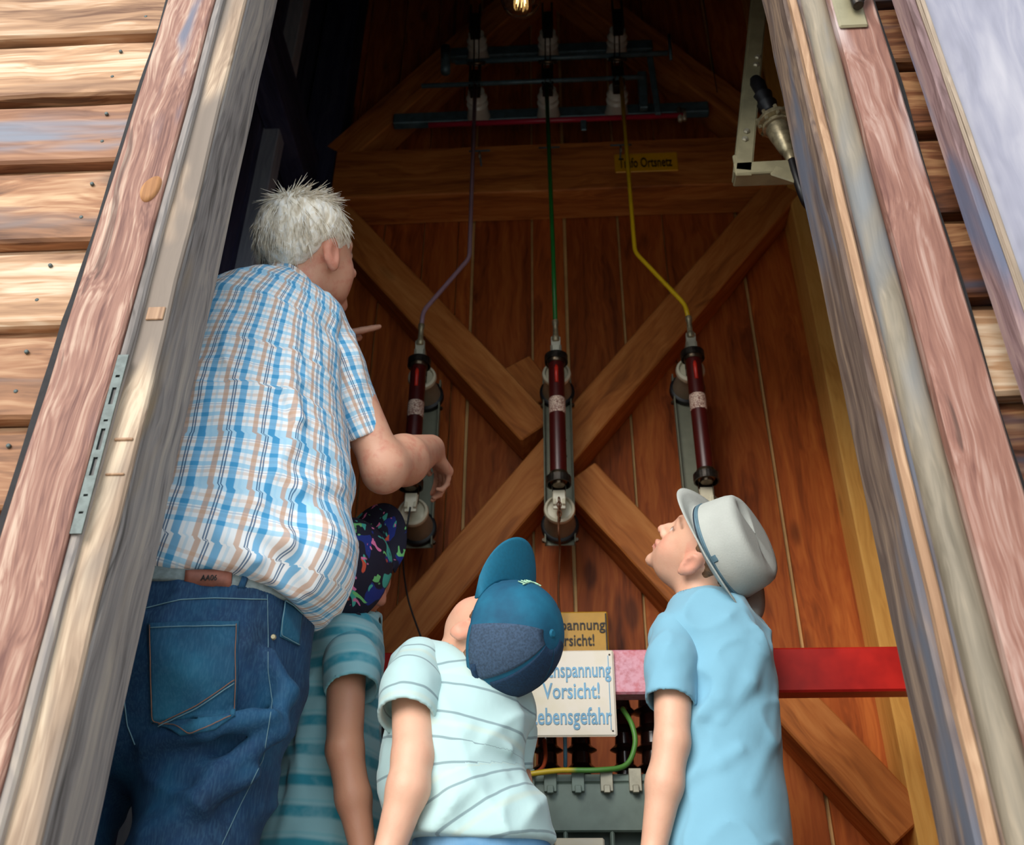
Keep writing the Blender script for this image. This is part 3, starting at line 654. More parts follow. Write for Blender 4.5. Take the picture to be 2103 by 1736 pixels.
# ------------------------------------------------------------------ smooth solids for people: distance fields meshed with surface nets
f32 = np.float32
def smin(a, b, k):
    h = np.clip(.5+.5*(b-a)/k, 0, 1); return b*(1-h)+a*h-k*h*(1-h)
def smax(a, b, k): return -smin(-a, -b, k)
def sph(p, c, r): return np.sqrt(((p-np.asarray(c, f32))**2).sum(-1))-r
def ell(p, c, r, R=None):
    q = p-np.asarray(c, f32)
    if R is not None: q = q @ np.asarray(R, f32)
    r = np.asarray(r, f32); k0 = np.sqrt(((q/r)**2).sum(-1))+1e-9; k1 = np.sqrt(((q/r**2)**2).sum(-1))+1e-9
    return k0*(k0-1)/k1
def cone(p, a, b, ra, rb):
    a = np.asarray(a, f32); b = np.asarray(b, f32); d = b-a; q = p-a; t = np.clip((q @ d)/(d @ d), 0, 1)
    return np.sqrt(((q-t[:, None]*d)**2).sum(-1))-(ra+(rb-ra)*t)
def poly(p, pts, rs, k=.01):
    f = None
    for i in range(len(pts)-1):
        g = cone(p, pts[i], pts[i+1], rs[i], rs[i+1]); f = g if f is None else smin(f, g, k)
    return f
def chain(p, nodes, k=.02, lat=(1, 0, 0), grow=0.):
    f = None; lat = np.asarray(lat, float)
    for (A, a0, b0), (B, a1, b1) in zip(nodes[:-1], nodes[1:]):
        A = np.asarray(A, float); B = np.asarray(B, float); d = B-A; L2 = d @ d; n = d/math.sqrt(L2)
        l = lat-lat.dot(n)*n; l /= np.linalg.norm(l); e = np.cross(n, l)
        q = p-A.astype(f32); t = np.clip((q @ d.astype(f32))/L2, 0, 1); q = q-t[:, None]*d.astype(f32)
        a = a0+(a1-a0)*t+grow; b = b0+(b1-b0)*t+grow; m = np.minimum(a, b)
        u = q @ l.astype(f32); v = q @ e.astype(f32); w_ = q @ n.astype(f32)
        k0 = np.sqrt((u/a)**2+(v/b)**2+(w_/m)**2)+1e-9; k1 = np.sqrt((u/a**2)**2+(v/b**2)**2+(w_/m**2)**2)+1e-9
        g = k0*(k0-1)/k1; f = g if f is None else smin(f, g, k)
    return f
def chain_uv(p, nodes, lat=(1, 0, 0), rad=.15):
    best = np.full(len(p), 1e9); U = np.zeros(len(p)); Vv = np.zeros(len(p)); acc = 0; lat = np.asarray(lat, float)
    for (A, a0, b0), (B, a1, b1) in zip(nodes[:-1], nodes[1:]):
        A = np.asarray(A, float); B = np.asarray(B, float); d = B-A; ln = np.linalg.norm(d); n = d/ln
        l = lat-lat.dot(n)*n; l /= np.linalg.norm(l); e = np.cross(n, l); q = p-A; t = np.clip((q @ d)/ln**2, 0, 1); q = q-t[:, None]*d
        dist = np.sqrt((q**2).sum(-1))+.5*np.abs(q @ n); m = dist < best; best = np.where(m, dist, best)
        ang = np.arctan2((q @ e)/(b0+b1), (q @ l)/(a0+a1)); U = np.where(m, ang*rad, U); Vv = np.where(m, acc+t*ln+(q @ n)*0, Vv); acc += ln
    return np.stack([U, Vv], 1)
def h3(ix, iy, iz, s):
    n = (ix*374761393+iy*668265263+iz*2147483647+s*1274126177) & 0xffffffff
    n = ((n ^ (n >> 13))*1274126177) & 0xffffffff
    return ((n ^ (n >> 16)) & 0xffff).astype(f32)/65535.
def vnoise(p, scale, s=0):
    q = p*np.asarray(scale, f32); i = np.floor(q).astype(np.int64); f = (q-i).astype(f32); f = f*f*(3-2*f); out = 0
    for dx in (0, 1):
        for dy in (0, 1):
            for dz in (0, 1):
                wgt = (f[:, 0] if dx else 1-f[:, 0])*(f[:, 1] if dy else 1-f[:, 1])*(f[:, 2] if dz else 1-f[:, 2])
                out = out+wgt*h3(i[:, 0]+dx, i[:, 1]+dy, i[:, 2]+dz, s)
    return out*2-1
def folds(p, amp, freq=(9, 9, 5), s=0, rot=0.):
    c, si = math.cos(rot), math.sin(rot); q = np.stack([p[:, 0]*c-p[:, 2]*si, p[:, 1], p[:, 0]*si+p[:, 2]*c], 1)
    w_ = vnoise(q, (5, 5, 5), s+3)*.05; q = q+w_[:, None]
    n = 1-np.abs(vnoise(q, freq, s))*2; return amp*np.clip(n, 0, 1)**2
def surf(fn, lo, hi, h, B=8):
    lo = np.asarray(lo, float); hi = np.asarray(hi, float); nb = np.ceil((hi-lo)/(h*B)).astype(int)+1; dims = nb*B
    ci = np.stack(np.meshgrid(*[np.arange(n) for n in nb], indexing='ij'), -1).reshape(-1, 3)
    cc = (lo+(ci+.5)*B*h-h/2).astype(f32); fc = fn(cc)
    G = np.repeat(np.repeat(np.repeat(np.sign(fc).reshape(nb), B, 0), B, 1), B, 2).astype(f32)*.5
    act = np.where(np.abs(fc) < B*h*.87*1.5+.008)[0]
    off = np.stack(np.meshgrid(*[np.arange(B)]*3, indexing='ij'), -1).reshape(-1, 3)
    for s in range(0, len(act), 600):
        a = act[s:s+600]; idx = (ci[a][:, None, :]*B+off[None]).reshape(-1, 3)
        G[idx[:, 0], idx[:, 1], idx[:, 2]] = fn((lo+idx*h).astype(f32))
    S = G < 0
    c = S[:-1, :-1, :-1]; cnt = np.zeros(c.shape, np.uint8)
    for dx in (0, 1):
        for dy in (0, 1):
            for dz in (0, 1): cnt += S[dx:dims[0]-1+dx, dy:dims[1]-1+dy, dz:dims[2]-1+dz]
    cells = np.stack(np.where((cnt > 0) & (cnt < 8)), 1)
    vid = np.full(c.shape, -1, np.int32); vid[cells[:, 0], cells[:, 1], cells[:, 2]] = np.arange(len(cells))
    acc = np.zeros((len(cells), 3)); num = np.zeros(len(cells))
    cor = [(0, 0, 0), (1, 0, 0), (0, 1, 0), (1, 1, 0), (0, 0, 1), (1, 0, 1), (0, 1, 1), (1, 1, 1)]
    val = [G[cells[:, 0]+a, cells[:, 1]+b, cells[:, 2]+d] for a, b, d in cor]
    for i in range(8):
        for ax in range(3):
            if cor[i][ax] == 0:
                j = i+(1 << ax); a, b = val[i], val[j]; m = (a < 0) != (b < 0); t = np.where(m, a/np.where(m, a-b, 1), 0)
                pt = np.array(cor[i], float)[None].repeat(len(cells), 0); pt[:, ax] += t
                acc += pt*m[:, None]; num += m
    vs = lo+(cells+acc/num[:, None])*h; fs = []
    for ax in range(3):
        sl0 = [slice(None)]*3; sl1 = [slice(None)]*3; sl0[ax] = slice(0, -1); sl1[ax] = slice(1, None)
        e = S[tuple(sl0)] != S[tuple(sl1)]; ed = np.stack(np.where(e), 1); b, d = [(1, 2), (2, 0), (0, 1)][ax]
        ok = (ed[:, b] > 0) & (ed[:, d] > 0) & (ed[:, b] < dims[b]-1) & (ed[:, d] < dims[d]-1); ed = ed[ok]
        def g(ob, od):
            q = ed.copy(); q[:, b] += ob; q[:, d] += od; return vid[q[:, 0], q[:, 1], q[:, 2]]
        Q = np.stack([g(-1, -1), g(0, -1), g(0, 0), g(-1, 0)], 1); inside = S[ed[:, 0], ed[:, 1], ed[:, 2]]
        Q = np.where(inside[:, None], Q, Q[:, ::-1]); fs.append(Q[(Q >= 0).all(1)])
    return vs, np.concatenate(fs)
def relax(vs, fs, it=1, lam=.5):
    for _ in range(it):
        acc = np.zeros_like(vs); num = np.zeros(len(vs))
        for k in range(4):
            a = fs[:, k]; b = fs[:, (k+1) % 4]
            np.add.at(acc, a, vs[b]); np.add.at(num, a, 1); np.add.at(acc, b, vs[a]); np.add.at(num, b, 1)
        vs = vs*(1-lam)+lam*acc/np.maximum(num, 1)[:, None]
    return vs
def solid(name, fn, lo, hi, h, mat, parent, uv=None, col=None, it=1, label=None):
    vs, fs = surf(fn, lo, hi, h); vs = relax(vs, fs, it)
    o = mk(name, vs, fs.tolist(), mat, parent, org(parent) if parent is not None else None, True, label)
    if uv is not None:
        a = o.data.attributes.new('cloth', 'FLOAT_VECTOR', 'POINT'); q = uv(vs); a.data.foreach_set('vector', np.concatenate([q, np.zeros((len(q), 1))], 1).astype(f32).ravel())
    if col is not None:
        a = o.data.attributes.new('tint', 'FLOAT_COLOR', 'POINT'); q = col(vs); a.data.foreach_set('color', np.concatenate([q, np.ones((len(q), 1))], 1).astype(f32).ravel())
    return o
def bounds(pts, m=.08):
    pts = np.array(pts); return pts.min(0)-m, pts.max(0)+m
def node(uL, uR, v, Y, b):
    A, B = W(uL, v, Y), W(uR, v, Y); return ((A+B)/2, np.linalg.norm(B-A)/2, b)
def orth(f, u):
    f = np.asarray(f, float); f /= np.linalg.norm(f); u = np.asarray(u, float); u = u-u.dot(f)*f; u /= np.linalg.norm(u)
    return np.stack([np.cross(f, u), f, u], 1)       # columns: right, forward, up
# ---- heads
def head_f(p, o, R, s, kind):
    q = ((p-np.asarray(o, f32)) @ np.asarray(R, f32))/f32(s)
    ch = kind != 'man'
    a = np.stack([np.abs(q[:, 0]), q[:, 1], q[:, 2]], 1)
    f = ell(q, (0, -.014, .034), (.076, .096, .082))
    f = smin(f, ell(q, (0, .022, -.02), (.062, .068, .085)), .03)
    f = smin(f, ell(q, (0, .036, -.07), (.047 if ch else .052, .05, .036)), .025)
    f = smin(f, ell(a, (.033, .053, -.036), (.025, .027, .030)), .02)
    f = smin(f, sph(q, (0, .080 if ch else .082, -.099), .014 if ch else .016), .02)
    f = smin(f, cone(a, (0, .088, .024), (.036, .074, .022), .009, .008), .014)
    f = smax(f, -ell(a, (.031, .098, .001), (.015, .013, .010)), .012)
    f = smin(f, ell(a, (.030, .0745, .001), (.013, .0125, .0110)), .003)
    nt = .108 if ch else .114
    f = smin(f, poly(q, [(0, .088, .012), (0, .099, -.012), (0, nt, -.028)], [.006, .0075, .0105 if ch else .0125], .008), .012)
    f = smin(f, sph(a, (.0115, nt-.012, -.032), .0075), .006)
    f = smax(f, -cone(a, (.005, nt-.004, -.041), (.007, nt-.014, -.036), .003, .003), .003)
    f = smin(f, ell(q, (0, .0925, -.0555), (.0185, .0115, .0056)), .006); f = smin(f, ell(q, (0, .0905, -.0675), (.0160, .0110, .0060)), .006)
    f = smax(f, -ell(q, (0, .104, -.0612), (.021, .013, .0013)), .003)
    # ears
    E = orth((.30, 1, 0), (0, -.16, 1)); ea = a
    ear = ell(ea, (.079, -.012, -.008), (.007, .0185, .031), E)
    ear = smin(ear, ell(ea, (.077, -.004, -.034), (.0065, .010, .012), E), .008)
    ear = smin(ear, ell(ea, (.072, -.002, -.012), (.010, .012, .022)), .008)
    ear = smax(ear, -ell(ea, (.0885, -.006, -.006), (.0085, .0105, .0195), E), .004)
    ear = smin(ear, cone(ea, (.078, .004, -.012), (.080, .004, -.024), .004, .004), .004)
    f = smin(f, ear, .006)
    return f*s
def head_tint(vs, o, R, s, kind, base, lip=(206, 130, 116)):
    q = ((vs-o) @ R)/s; n = len(vs); c = np.tile(np.array(L(base)), (n, 1)); x = np.abs(q[:, 0])
    def blend(m, col):
        nonlocal c; m = np.clip(m, 0, 1)[:, None]; c = c*(1-m)+m*np.array(L(col))
    near = (np.abs(q) < .16).all(1)*1.
    blend(near*np.exp(-(((x-.045)/.022)**2+((q[:, 1]-.07)/.03)**2+((q[:, 2]+.03)/.022)**2))*.45, (232, 148, 128))
    blend(near*(x > .07)*np.exp(-((q[:, 2]+.01)/.04)**2)*.5, (228, 140, 120))
    blend(near*np.exp(-((q[:, 1]-.115)/.018)**2-((q[:, 2]+.03)/.015)**2)*.35, (232, 150, 130))
    blend(near*(q[:, 1] > .078)*(x < .021)*np.exp(-((q[:, 2]+.061)/.0095)**4)*.8, lip)
    blend(near*(q[:, 1] > .06)*np.exp(-((q[:, 2]+.0612)/.0016)**2)*(x < .021)*.9, (110, 44, 40))
    bz = .026+.006*(1-((x-.034)/.02)**2)
    blend(near*(q[:, 1] > .055)*np.exp(-((q[:, 2]-bz)/.0042)**2)*(x > .014)*(x < .054)*(.75 if kind != 'man' else .3), (120, 84, 60))
    blend(near*(q[:, 1] > .05)*np.exp(-((q[:, 2]-.0060)/.0032)**2)*(x > .016)*(x < .046)*.9, (70, 42, 34))
    e = near*(q[:, 1] > .07)*(np.abs(q[:, 2]-.0005) < .0048)*(x > .021)*(x < .040); blend(e*.7, (232, 226, 220))
    blend(near*(q[:, 1] > .07)*(((x-.031)**2+(q[:, 2]-.001)**2) < .0045**2)*.95, (70, 60, 52))
    return c
# ---- hands: d towards the fingers, l towards the thumb, back of the hand n
def hand_f(p, w0, d, l, s=1., curl=(.3, .4, .5, .6), tc=.5):
    d = np.asarray(d, float); d /= np.linalg.norm(d); l = np.asarray(l, float); l = l-l.dot(d)*d; l /= np.linalg.norm(l); n = np.cross(d, l); w0 = np.asarray(w0, float)
    return _hand(p, w0, d, l, n, s, curl, tc)
def _hand(p, w0, d, l, n, s, curl, tc):
    f = None; ks = [(.029, .088, .043, .026, .021, .0092), (.0095, .092, .047, .029, .022, .0094), (-.010, .088, .043, .027, .021, .0088), (-.028, .079, .034, .021, .018, .0078)]
    for (x, y, a, b, c, r), cu in zip(ks, curl):
        k0 = w0+s*(l*x+d*y); g = cone(p, w0+s*(l*x*.45+d*.008), k0, .0135*s, .0112*s); f = g if f is None else smin(f, g, .012*s)
    f = smin(f, ell(p, w0+s*(d*.045-n*.004), (.036*s, .045*s, .013*s), np.stack([l, d, n], 1)), .012*s)
    for (x, y, a, b, c, r), cu in zip(ks, curl):
        P0 = w0+s*(l*x+d*y); an = cu; dd = d+l*x*3.; dd /= np.linalg.norm(dd); pts = [P0-dd*s*.01, P0]; rs = [r*s*1.05, r*s*1.08]; q = P0
        for ln, mul in ((a, 1.), (b, 1.2), (c, .8)):
            q = q+s*ln*(dd*math.cos(an)-n*math.sin(an)); pts.append(q); rs.append(r*s*(.98 if ln == a else .9 if ln == b else .78)); an += cu*mul
        f = smin(f, poly(p, pts, rs, .003), .004*s)
    t0 = w0+s*(l*.018+d*.012); t1 = w0+s*(l*.040+d*.040-n*.012); t2 = t1+s*(l*.014*(1-tc)+d*.030-n*.012*tc); t3 = t2+s*(d*.026-l*.012*tc-n*.006)
    return smin(f, poly(p, [t0, t1, t2, t3], [.014*s, .0125*s, .0102*s, .0082*s], .004), .008*s)
# ------------------------------------------------------------------ people materials
def skin(name, mott=.5):
    t = NT(name); a = t.n('ShaderNodeAttribute', attribute_name='tint'); _, v = t.obj(False)
    n = t.noise(v, 45, 4, .6); c = t.mix(t.math('MULTIPLY', t.smooth(n, .45, .75), mott*.5), a.outputs['Color'], L((206, 120, 100)))
    t.l(c, t.b.inputs['Base Color']); t.b.inputs['Roughness'].default_value = .5; t.b.inputs['Subsurface Weight'].default_value = .12
    t.b.inputs['Subsurface Radius'].default_value = (1, .4, .25); t.b.inputs['Subsurface Scale'].default_value = .008
    t.bump(t.noise(v, 260, 3), .0006, .35); return t.m
M_skin = skin('skin_old', 1.2); M_skinb = skin('skin_child', .3)
def uvn(t):
    a = t.n('ShaderNodeAttribute', attribute_name='cloth'); s = t.n('ShaderNodeSeparateXYZ'); t.l(a.outputs['Vector'], s.inputs[0]); return a.outputs['Vector'], s.outputs[0], s.outputs[1]
def band(t, x, period, centre, half, soft=.0007):
    m = t.math('FLOORED_MODULO', t.math('SUBTRACT', x, centre-period/2), period); d = t.math('ABSOLUTE', t.math('SUBTRACT', m, period/2))
    return t.smooth(d, half+soft, half-soft)
def plaid():
    t = NT('plaid_cotton'); a, u, v = uvn(t); c = None; k = .78
    c = L((238, 240, 242))
    P1, P2 = .058*k, .034*k
    def lay(c, f, amt, colr): return t.mix(t.math('MULTIPLY', f, amt), c, L(colr), 'MIX')
    c = t.mix(.0, c, c)
    c = lay(c, band(t, v, P2, .0, .0048*k), .62, (120, 200, 236)); c = lay(c, band(t, v, P2, .017*k, .0036*k), .42, (214, 176, 146)); c = lay(c, band(t, v, P2*2, .009*k, .0009*k), .45, (60, 110, 160))
    c = lay(c, band(t, u, P1, .0, .0058*k), .78, (36, 160, 212)); c = lay(c, band(t, u, P1, .029*k, .0042*k), .66, (196, 140, 96))
    c = lay(c, band(t, u, P1, .0135*k, .0011*k, .0004), .85, (28, 84, 128)); c = lay(c, band(t, u, P1, .0175*k, .0011*k, .0004), .85, (28, 84, 128))
    c = lay(c, t.math('MULTIPLY', band(t, u, P1, .0, .0062*k), band(t, v, P2, .0, .0048*k)), .55, (16, 132, 190))
    c = lay(c, band(t, u, P1, .044*k, .0022*k), .4, (150, 205, 235))
    t.l(c, t.b.inputs['Base Color']); t.b.inputs['Roughness'].default_value = .85; t.b.inputs['Sheen Weight'].default_value = .15
    _, o_ = t.obj(False); t.bump(t.noise(o_, 40, 3), .002, .35); return t.m
M_plaid = plaid()
def tee(name, base, stripe, kind):
    t = NT(name); a, u, v = uvn(t); _, o_ = t.obj(False); nz = t.math('MULTIPLY', t.math('SUBTRACT', t.noise(o_, 9, 3), .5), .012)
    vv = t.math('ADD', v, nz)
    if kind == 'bands':
        P_ = .047; c = t.mix(t.math('MULTIPLY', band(t, vv, P_, .02, .0085, .0035), t.math('ADD', t.math('MULTIPLY', t.smooth(t.noise(o_, 22, 3), .3, .55), .5), .5)), L(base), L(stripe))
        c = t.mix(t.math('MULTIPLY', band(t, vv, P_*1, .004, .0022, .0015), .5), c, L((124, 196, 208)))
    elif kind == 'lines':
        c = t.mix(t.math('MULTIPLY', band(t, vv, .037, .012, .0019, .0007), .75), L(base), L(stripe))
        c = t.mix(t.math('MULTIPLY', band(t, vv, .074, .028, .004, .003), .35), c, L((206, 210, 186)))
    else: c = L(base)
    if isinstance(c, tuple): t.b.inputs['Base Color'].default_value = (*c, 1)
    else: t.l(c, t.b.inputs['Base Color'])
    t.b.inputs['Roughness'].default_value = .9; t.b.inputs['Sheen Weight'].default_value = .2
    t.bump(t.noise(o_, 60, 3), .0015, .3); return t.m
M_tL = tee('aqua_banded_jersey', (156, 206, 214), (52, 156, 178), 'bands')
M_tM = tee('mint_striped_jersey', (186, 216, 216), (112, 134, 142), 'lines')
M_tR = tee('sky_blue_jersey', (126, 180, 204), (0, 0, 0), 'plain')
def denim(name, dark, mid, light):
    t = NT(name); _, v = t.obj(False); n = t.noise(v, 7, 4, .6); g = t.noise(scaled(t, v, (420, 420, 60)), 1., 2)
    col = t.ramp(n, [(.3, L(dark)), (.52, L(mid)), (.72, L(light))]); col = t.mix(t.math('MULTIPLY', t.smooth(g, .4, .7), .12), col, L((90, 140, 165)))
    t.l(col, t.b.inputs['Base Color']); t.b.inputs['Roughness'].default_value = .85; t.bump(g, .0006, .5); return t.m
M_jean = denim('dark_denim', (5, 34, 62), (7, 52, 88), (14, 78, 112)); M_jeanp = denim('faded_denim', (10, 52, 84), (16, 76, 106), (30, 102, 130))
M_jeanl = denim('light_denim', (70, 120, 165), (96, 146, 186), (130, 172, 205)); M_short = denim('dark_shorts_cloth', (40, 44, 54), (52, 58, 70), (64, 70, 84))
M_stitch = plain('orange_stitching', (140, 96, 72), .7); M_stitchl = plain('pale_stitching', (110, 146, 158), .7)
M_belt = plain('grey_woven_belt', (128, 140, 140), .7, nscale=120, bump=.0005); M_leather = plain('brown_leather', (142, 84, 66), .6, nscale=60, bump=.0004)
M_shoe = plain('shoe_leather', (60, 52, 46), .6)
def fibre(name, cols):
    t = NT(name); a = t.n('ShaderNodeAttribute', attribute_name='cloth'); _, v = t.obj(False)
    n = t.noise(scaled(t, v, (90, 90, 30)), 1., 4, .6, .5); t.l(t.ramp(n, [(.3, L(cols[0])), (.5, L(cols[1])), (.68, L(cols[2]))]), t.b.inputs['Base Color'])
    t.b.inputs['Roughness'].default_value = .55; t.bump(n, .003, .8); return t.m
M_hairw = fibre('white_hair', ((196, 180, 154), (240, 230, 212), (255, 253, 248))); M_hairb = fibre('brown_hair', ((64, 42, 28), (104, 74, 50), (146, 110, 78)))
# ---- surface-following helper: points found on an already built mesh
from mathutils.bvhtree import BVHTree
def bvh_of(o):
    me = o.data; w0 = world_org(o); vs = np.empty(len(me.vertices)*3); me.vertices.foreach_get('co', vs); vs = vs.reshape(-1, 3)+w0
    return BVHTree.FromPolygons([tuple(q) for q in vs], [tuple(p.vertices) for p in me.polygons])
def hit(b, u, v, off=.0015):
    d = W(u, v, 2.)-CAM; d /= np.linalg.norm(d); loc, nor, _, _ = b.ray_cast(Vector(CAM), Vector(d))
    if loc is None: return None
    nor = np.array(nor); nor = -nor if nor @ d > 0 else nor
    return np.array(loc)+nor*off
def stitch(name, b, px, r, mat, parent, n=10, off=.001, label=None):
    pts = []
    for (a0, a1), (b0, b1) in zip(px[:-1], px[1:]):
        for k in range(n): t_ = k/n; q = hit(b, a0+(b0-a0)*t_, a1+(b1-a1)*t_, off); (pts.append(q) if q is not None else None)
    q = hit(b, *px[-1], off); (pts.append(q) if q is not None else None)
    if len(pts) < 3: return None
    P_ = np.array(pts); P_[1:-1] = (P_[:-2]+P_[1:-1]*2+P_[2:])/4
    return tube(name, list(P_), r*.7, mat, parent, 6, label)
def patch(name, b, quad, nu, nv, mat, parent, off=.002, label=None, t_=.0018):
    """quad: four pixel corners (top-left, top-right, bottom-right, bottom-left) laid on the surface"""
    q = np.array(quad, float); vs = []; fs = []
    for j in range(nv+1):
        for i in range(nu+1):
            s, r = i/nu, j/nv; p = (q[0]*(1-s)+q[1]*s)*(1-r)+(q[3]*(1-s)+q[2]*s)*r; h_ = hit(b, *p, off)
            vs.append(h_ if h_ is not None else (vs[-1] if vs else np.zeros(3)))
    n = len(vs); w_ = nu+1; vs = np.array(vs); back = vs+np.array([0, t_, 0])*1.
    for j in range(nv):
        for i in range(nu): a = j*w_+i; fs.append([a, a+w_, a+w_+1, a+1]); fs.append([n+a, n+a+1, n+a+w_+1, n+a+w_])
    rim = [i for i in range(w_)]+[j*w_+nu for j in range(1, nv+1)]+[nv*w_+i for i in range(nu-1, -1, -1)]+[j*w_ for j in range(nv-1, 0, -1)]
    for a, c in zip(rim, rim[1:]+rim[:1]): fs.append([a, c, n+c, n+a])
    return mk(name, np.concatenate([vs, back]), fs, mat, parent, label=label)
def px(p):
    c = M3 @ (np.asarray(p, float)-CAM); return CX+F*c[0]/-c[2], CY-F*c[1]/-c[2]
def arr(*a): return np.array(a, float)
# ================================================================== the man
SK = (222, 166, 138)
man = empty('person', (-.55, 1.42, 0), 'white-haired man in blue plaid short-sleeved shirt and jeans standing at the left jamb, gesturing', 'person')
Rm = np.array([[.823, .568, .015], [-.472, .698, -.538], [-.316, .436, .843]]); om = np.array([-.479, 1.42, 1.738]); sm = .955
mT = [node(525, 640, 618, 1.425, .05), node(446, 672, 655, 1.415, .09), node(375, 690, 700, 1.41, .125), node(310, 692, 800, 1.405, .135), node(250, 700, 900, 1.40, .14), node(205, 712, 1000, 1.385, .135), node(165, 714, 1090, 1.38, .13), node(130, 704, 1160, 1.38, .13), node(112, 668, 1225, 1.39, .13)]
mP = [node(112, 618, 1195, 1.395, .118), node(85, 622, 1290, 1.40, .138), node(62, 612, 1390, 1.405, .142), node(45, 596, 1450, 1.41, .125)]
hipR, hipL = W(440, 1450, 1.40), W(150, 1450, 1.43)
kneeR = W(385, 1790, 1.36); kneeL = W(90, 1790, 1.40); anR = arr(kneeR[0]+.0, 1.42, .10); anL = arr(kneeL[0]-.01, 1.46, .10)
legR = [(hipR, .098, .11), (W(425, 1600, 1.39), .088, .095), (kneeR, .072, .078), (anR, .055, .06)]
legL = [(hipL, .098, .11), (W(135, 1600, 1.42), .088, .095), (kneeL, .072, .078), (anL, .055, .06)]
shR, elR, wrR = W(655, 668, 1.43), W(790, 962, 1.50), W(884, 922, 1.70)
shL, elL, wrL = W(464, 690, 1.47), W(575, 850, 1.66), W(640, 716, 1.80)
nk0 = om+Rm @ (sm*arr(0, -.022, -.05)); nk1 = W(580, 622, 1.43)
dR = W(916, 972, 1.78)-wrR; dL = W(740, 706, 1.83)-wrL
def man_f(p):
    f = head_f(p, om, Rm, sm, 'man')
    f = smin(f, poly(p, [nk0, nk1], [.052, .058], .02), .025)
    f = smin(f, chain(p, mT, .03, grow=-.036), .03)
    for lg in (legR, legL): f = smin(f, chain(p, lg, .02, grow=-.032), .02)
    f = smin(f, chain(p, mP, .02, grow=-.038), .02)
    a = poly(p, [shR, elR], [.046, .036], .01); a = smin(a, poly(p, [elR, elR*.62+wrR*.38, wrR], [.038, .0475, .029], .01), .022); a = smin(a, sph(p, elR+V(-.004, -.014, .0), .026), .02)
    f = smin(f, a, .03)
    a = poly(p, [shL, elL, elL*.6+wrL*.4, wrL], [.046, .039, .038, .026], .02); f = smin(f, a, .03)
    f = smin(f, hand_f(p, wrR, dR, V(-.55, .2, .6), .80, (.35, .5, .65, .8), .8), .014)
    f = smin(f, hand_f(p, wrL, dL, V(.0, 1, -.25), .92, (.06, .75, 1.0, 1.1), .6), .014)
    return f
lo, hi = bounds([W(20, 1736, 1.4), W(960, 400, 1.9), om, arr(-.8, 1.3, .06)], .13)
solid('body', man_f, lo, hi, .0042, M_skin, man, col=lambda v: head_tint(v, om, Rm, sm, 'man', SK), it=1)
# hair: cap of hair plus loose strands
def hair_man(p):
    q = ((p-om.astype(f32)) @ Rm.astype(f32))/sm; x = np.abs(q[:, 0])
    f = ell(q, (0, -.014, .036), (.083, .103, .086)); f = smin(f, ell(q, (0, -.065, -.008), (.058, .038, .04)), .02)
    f = f-.0035*vnoise(q, (60, 60, 22), 4)-.003*vnoise(q, (120, 120, 30), 6)
    line = np.where(q[:, 1] > .03, .028-(q[:, 1]-.03)*.0+np.clip(q[:, 1]-.055, 0, 1)*1.5, np.where(q[:, 1] > -.03, .014, -.036+np.clip(q[:, 1]+.06, 0, .03)*1.2))
    line = line+.010*vnoise(q, (55, 55, 8), 9)
    side = np.where((x > .066) & (q[:, 1] > .008) & (q[:, 1] < .034), -.035, 9.)      # sideburn
    line = np.minimum(line, side); line = np.where((q[:, 1] > .03) & (q[:, 1] < .062+.01*vnoise(q, (70, 70, 70), 3)) & (x > .035), np.minimum(line, -.012), line)
    g = smax(f, (line-q[:, 2])*.8, .006)
    return g*sm
solid('hair', hair_man, om-.15, om+.16, .0032, M_hairw, man, it=1, label='short white hair, thin at the crown')
rg = random.Random(3); vsS, fsS = [], []
for k in range(2600):
    th = rg.uniform(0, 2*math.pi); ph = math.acos(rg.uniform(-.62, .98)); n_l = arr(math.sin(ph)*math.cos(th), math.sin(ph)*math.sin(th), math.cos(ph))
    if n_l[1] > .55 and n_l[2] < .35: continue
    if abs(n_l[0]) > .5 and n_l[2] < -.02 and n_l[1] > -.45: continue
    if n_l[2] < -.45 and n_l[1] > -.6: continue
    base = arr(0, -.014, .036)+n_l*arr(.083, .103, .086); crown = arr(0, -.06, .11)
    flow = base-crown; flow = flow-flow.dot(n_l)*n_l; flow = flow/(np.linalg.norm(flow)+1e-6)+arr(0, 0, -.5)
    top = n_l[2] > .72
    ln = rg.uniform(.018, .032) if not top else rg.uniform(.015, .05)
    lift = (.25 if not top else rg.uniform(.3, 1.6)) if rg.random() < .9 else .9
    if top and n_l[1] > .35: lift *= .3
    d_ = flow+n_l*lift+arr(rg.uniform(-.4, .4), rg.uniform(-.4, .4), rg.uniform(-.4, .4)); d_ /= np.linalg.norm(d_)
    pts = [om+Rm @ (sm*(base-n_l*.003+d_*ln*t_+(arr(0, 0, -.3)*ln*t_*t_ if not top else arr(0, 0, 0)))) for t_ in (0, .35, .7, 1)]
    a_, b_ = sweep(pts, [.0011, .0010, .0007, .0002], 3, False); n0 = len(vsS); vsS += a_; fsS += [[i+n0 for i in q] for q in b_]
o = mk('hair_strands', vsS, fsS, M_hairw, man); o['kind'] = 'stuff'
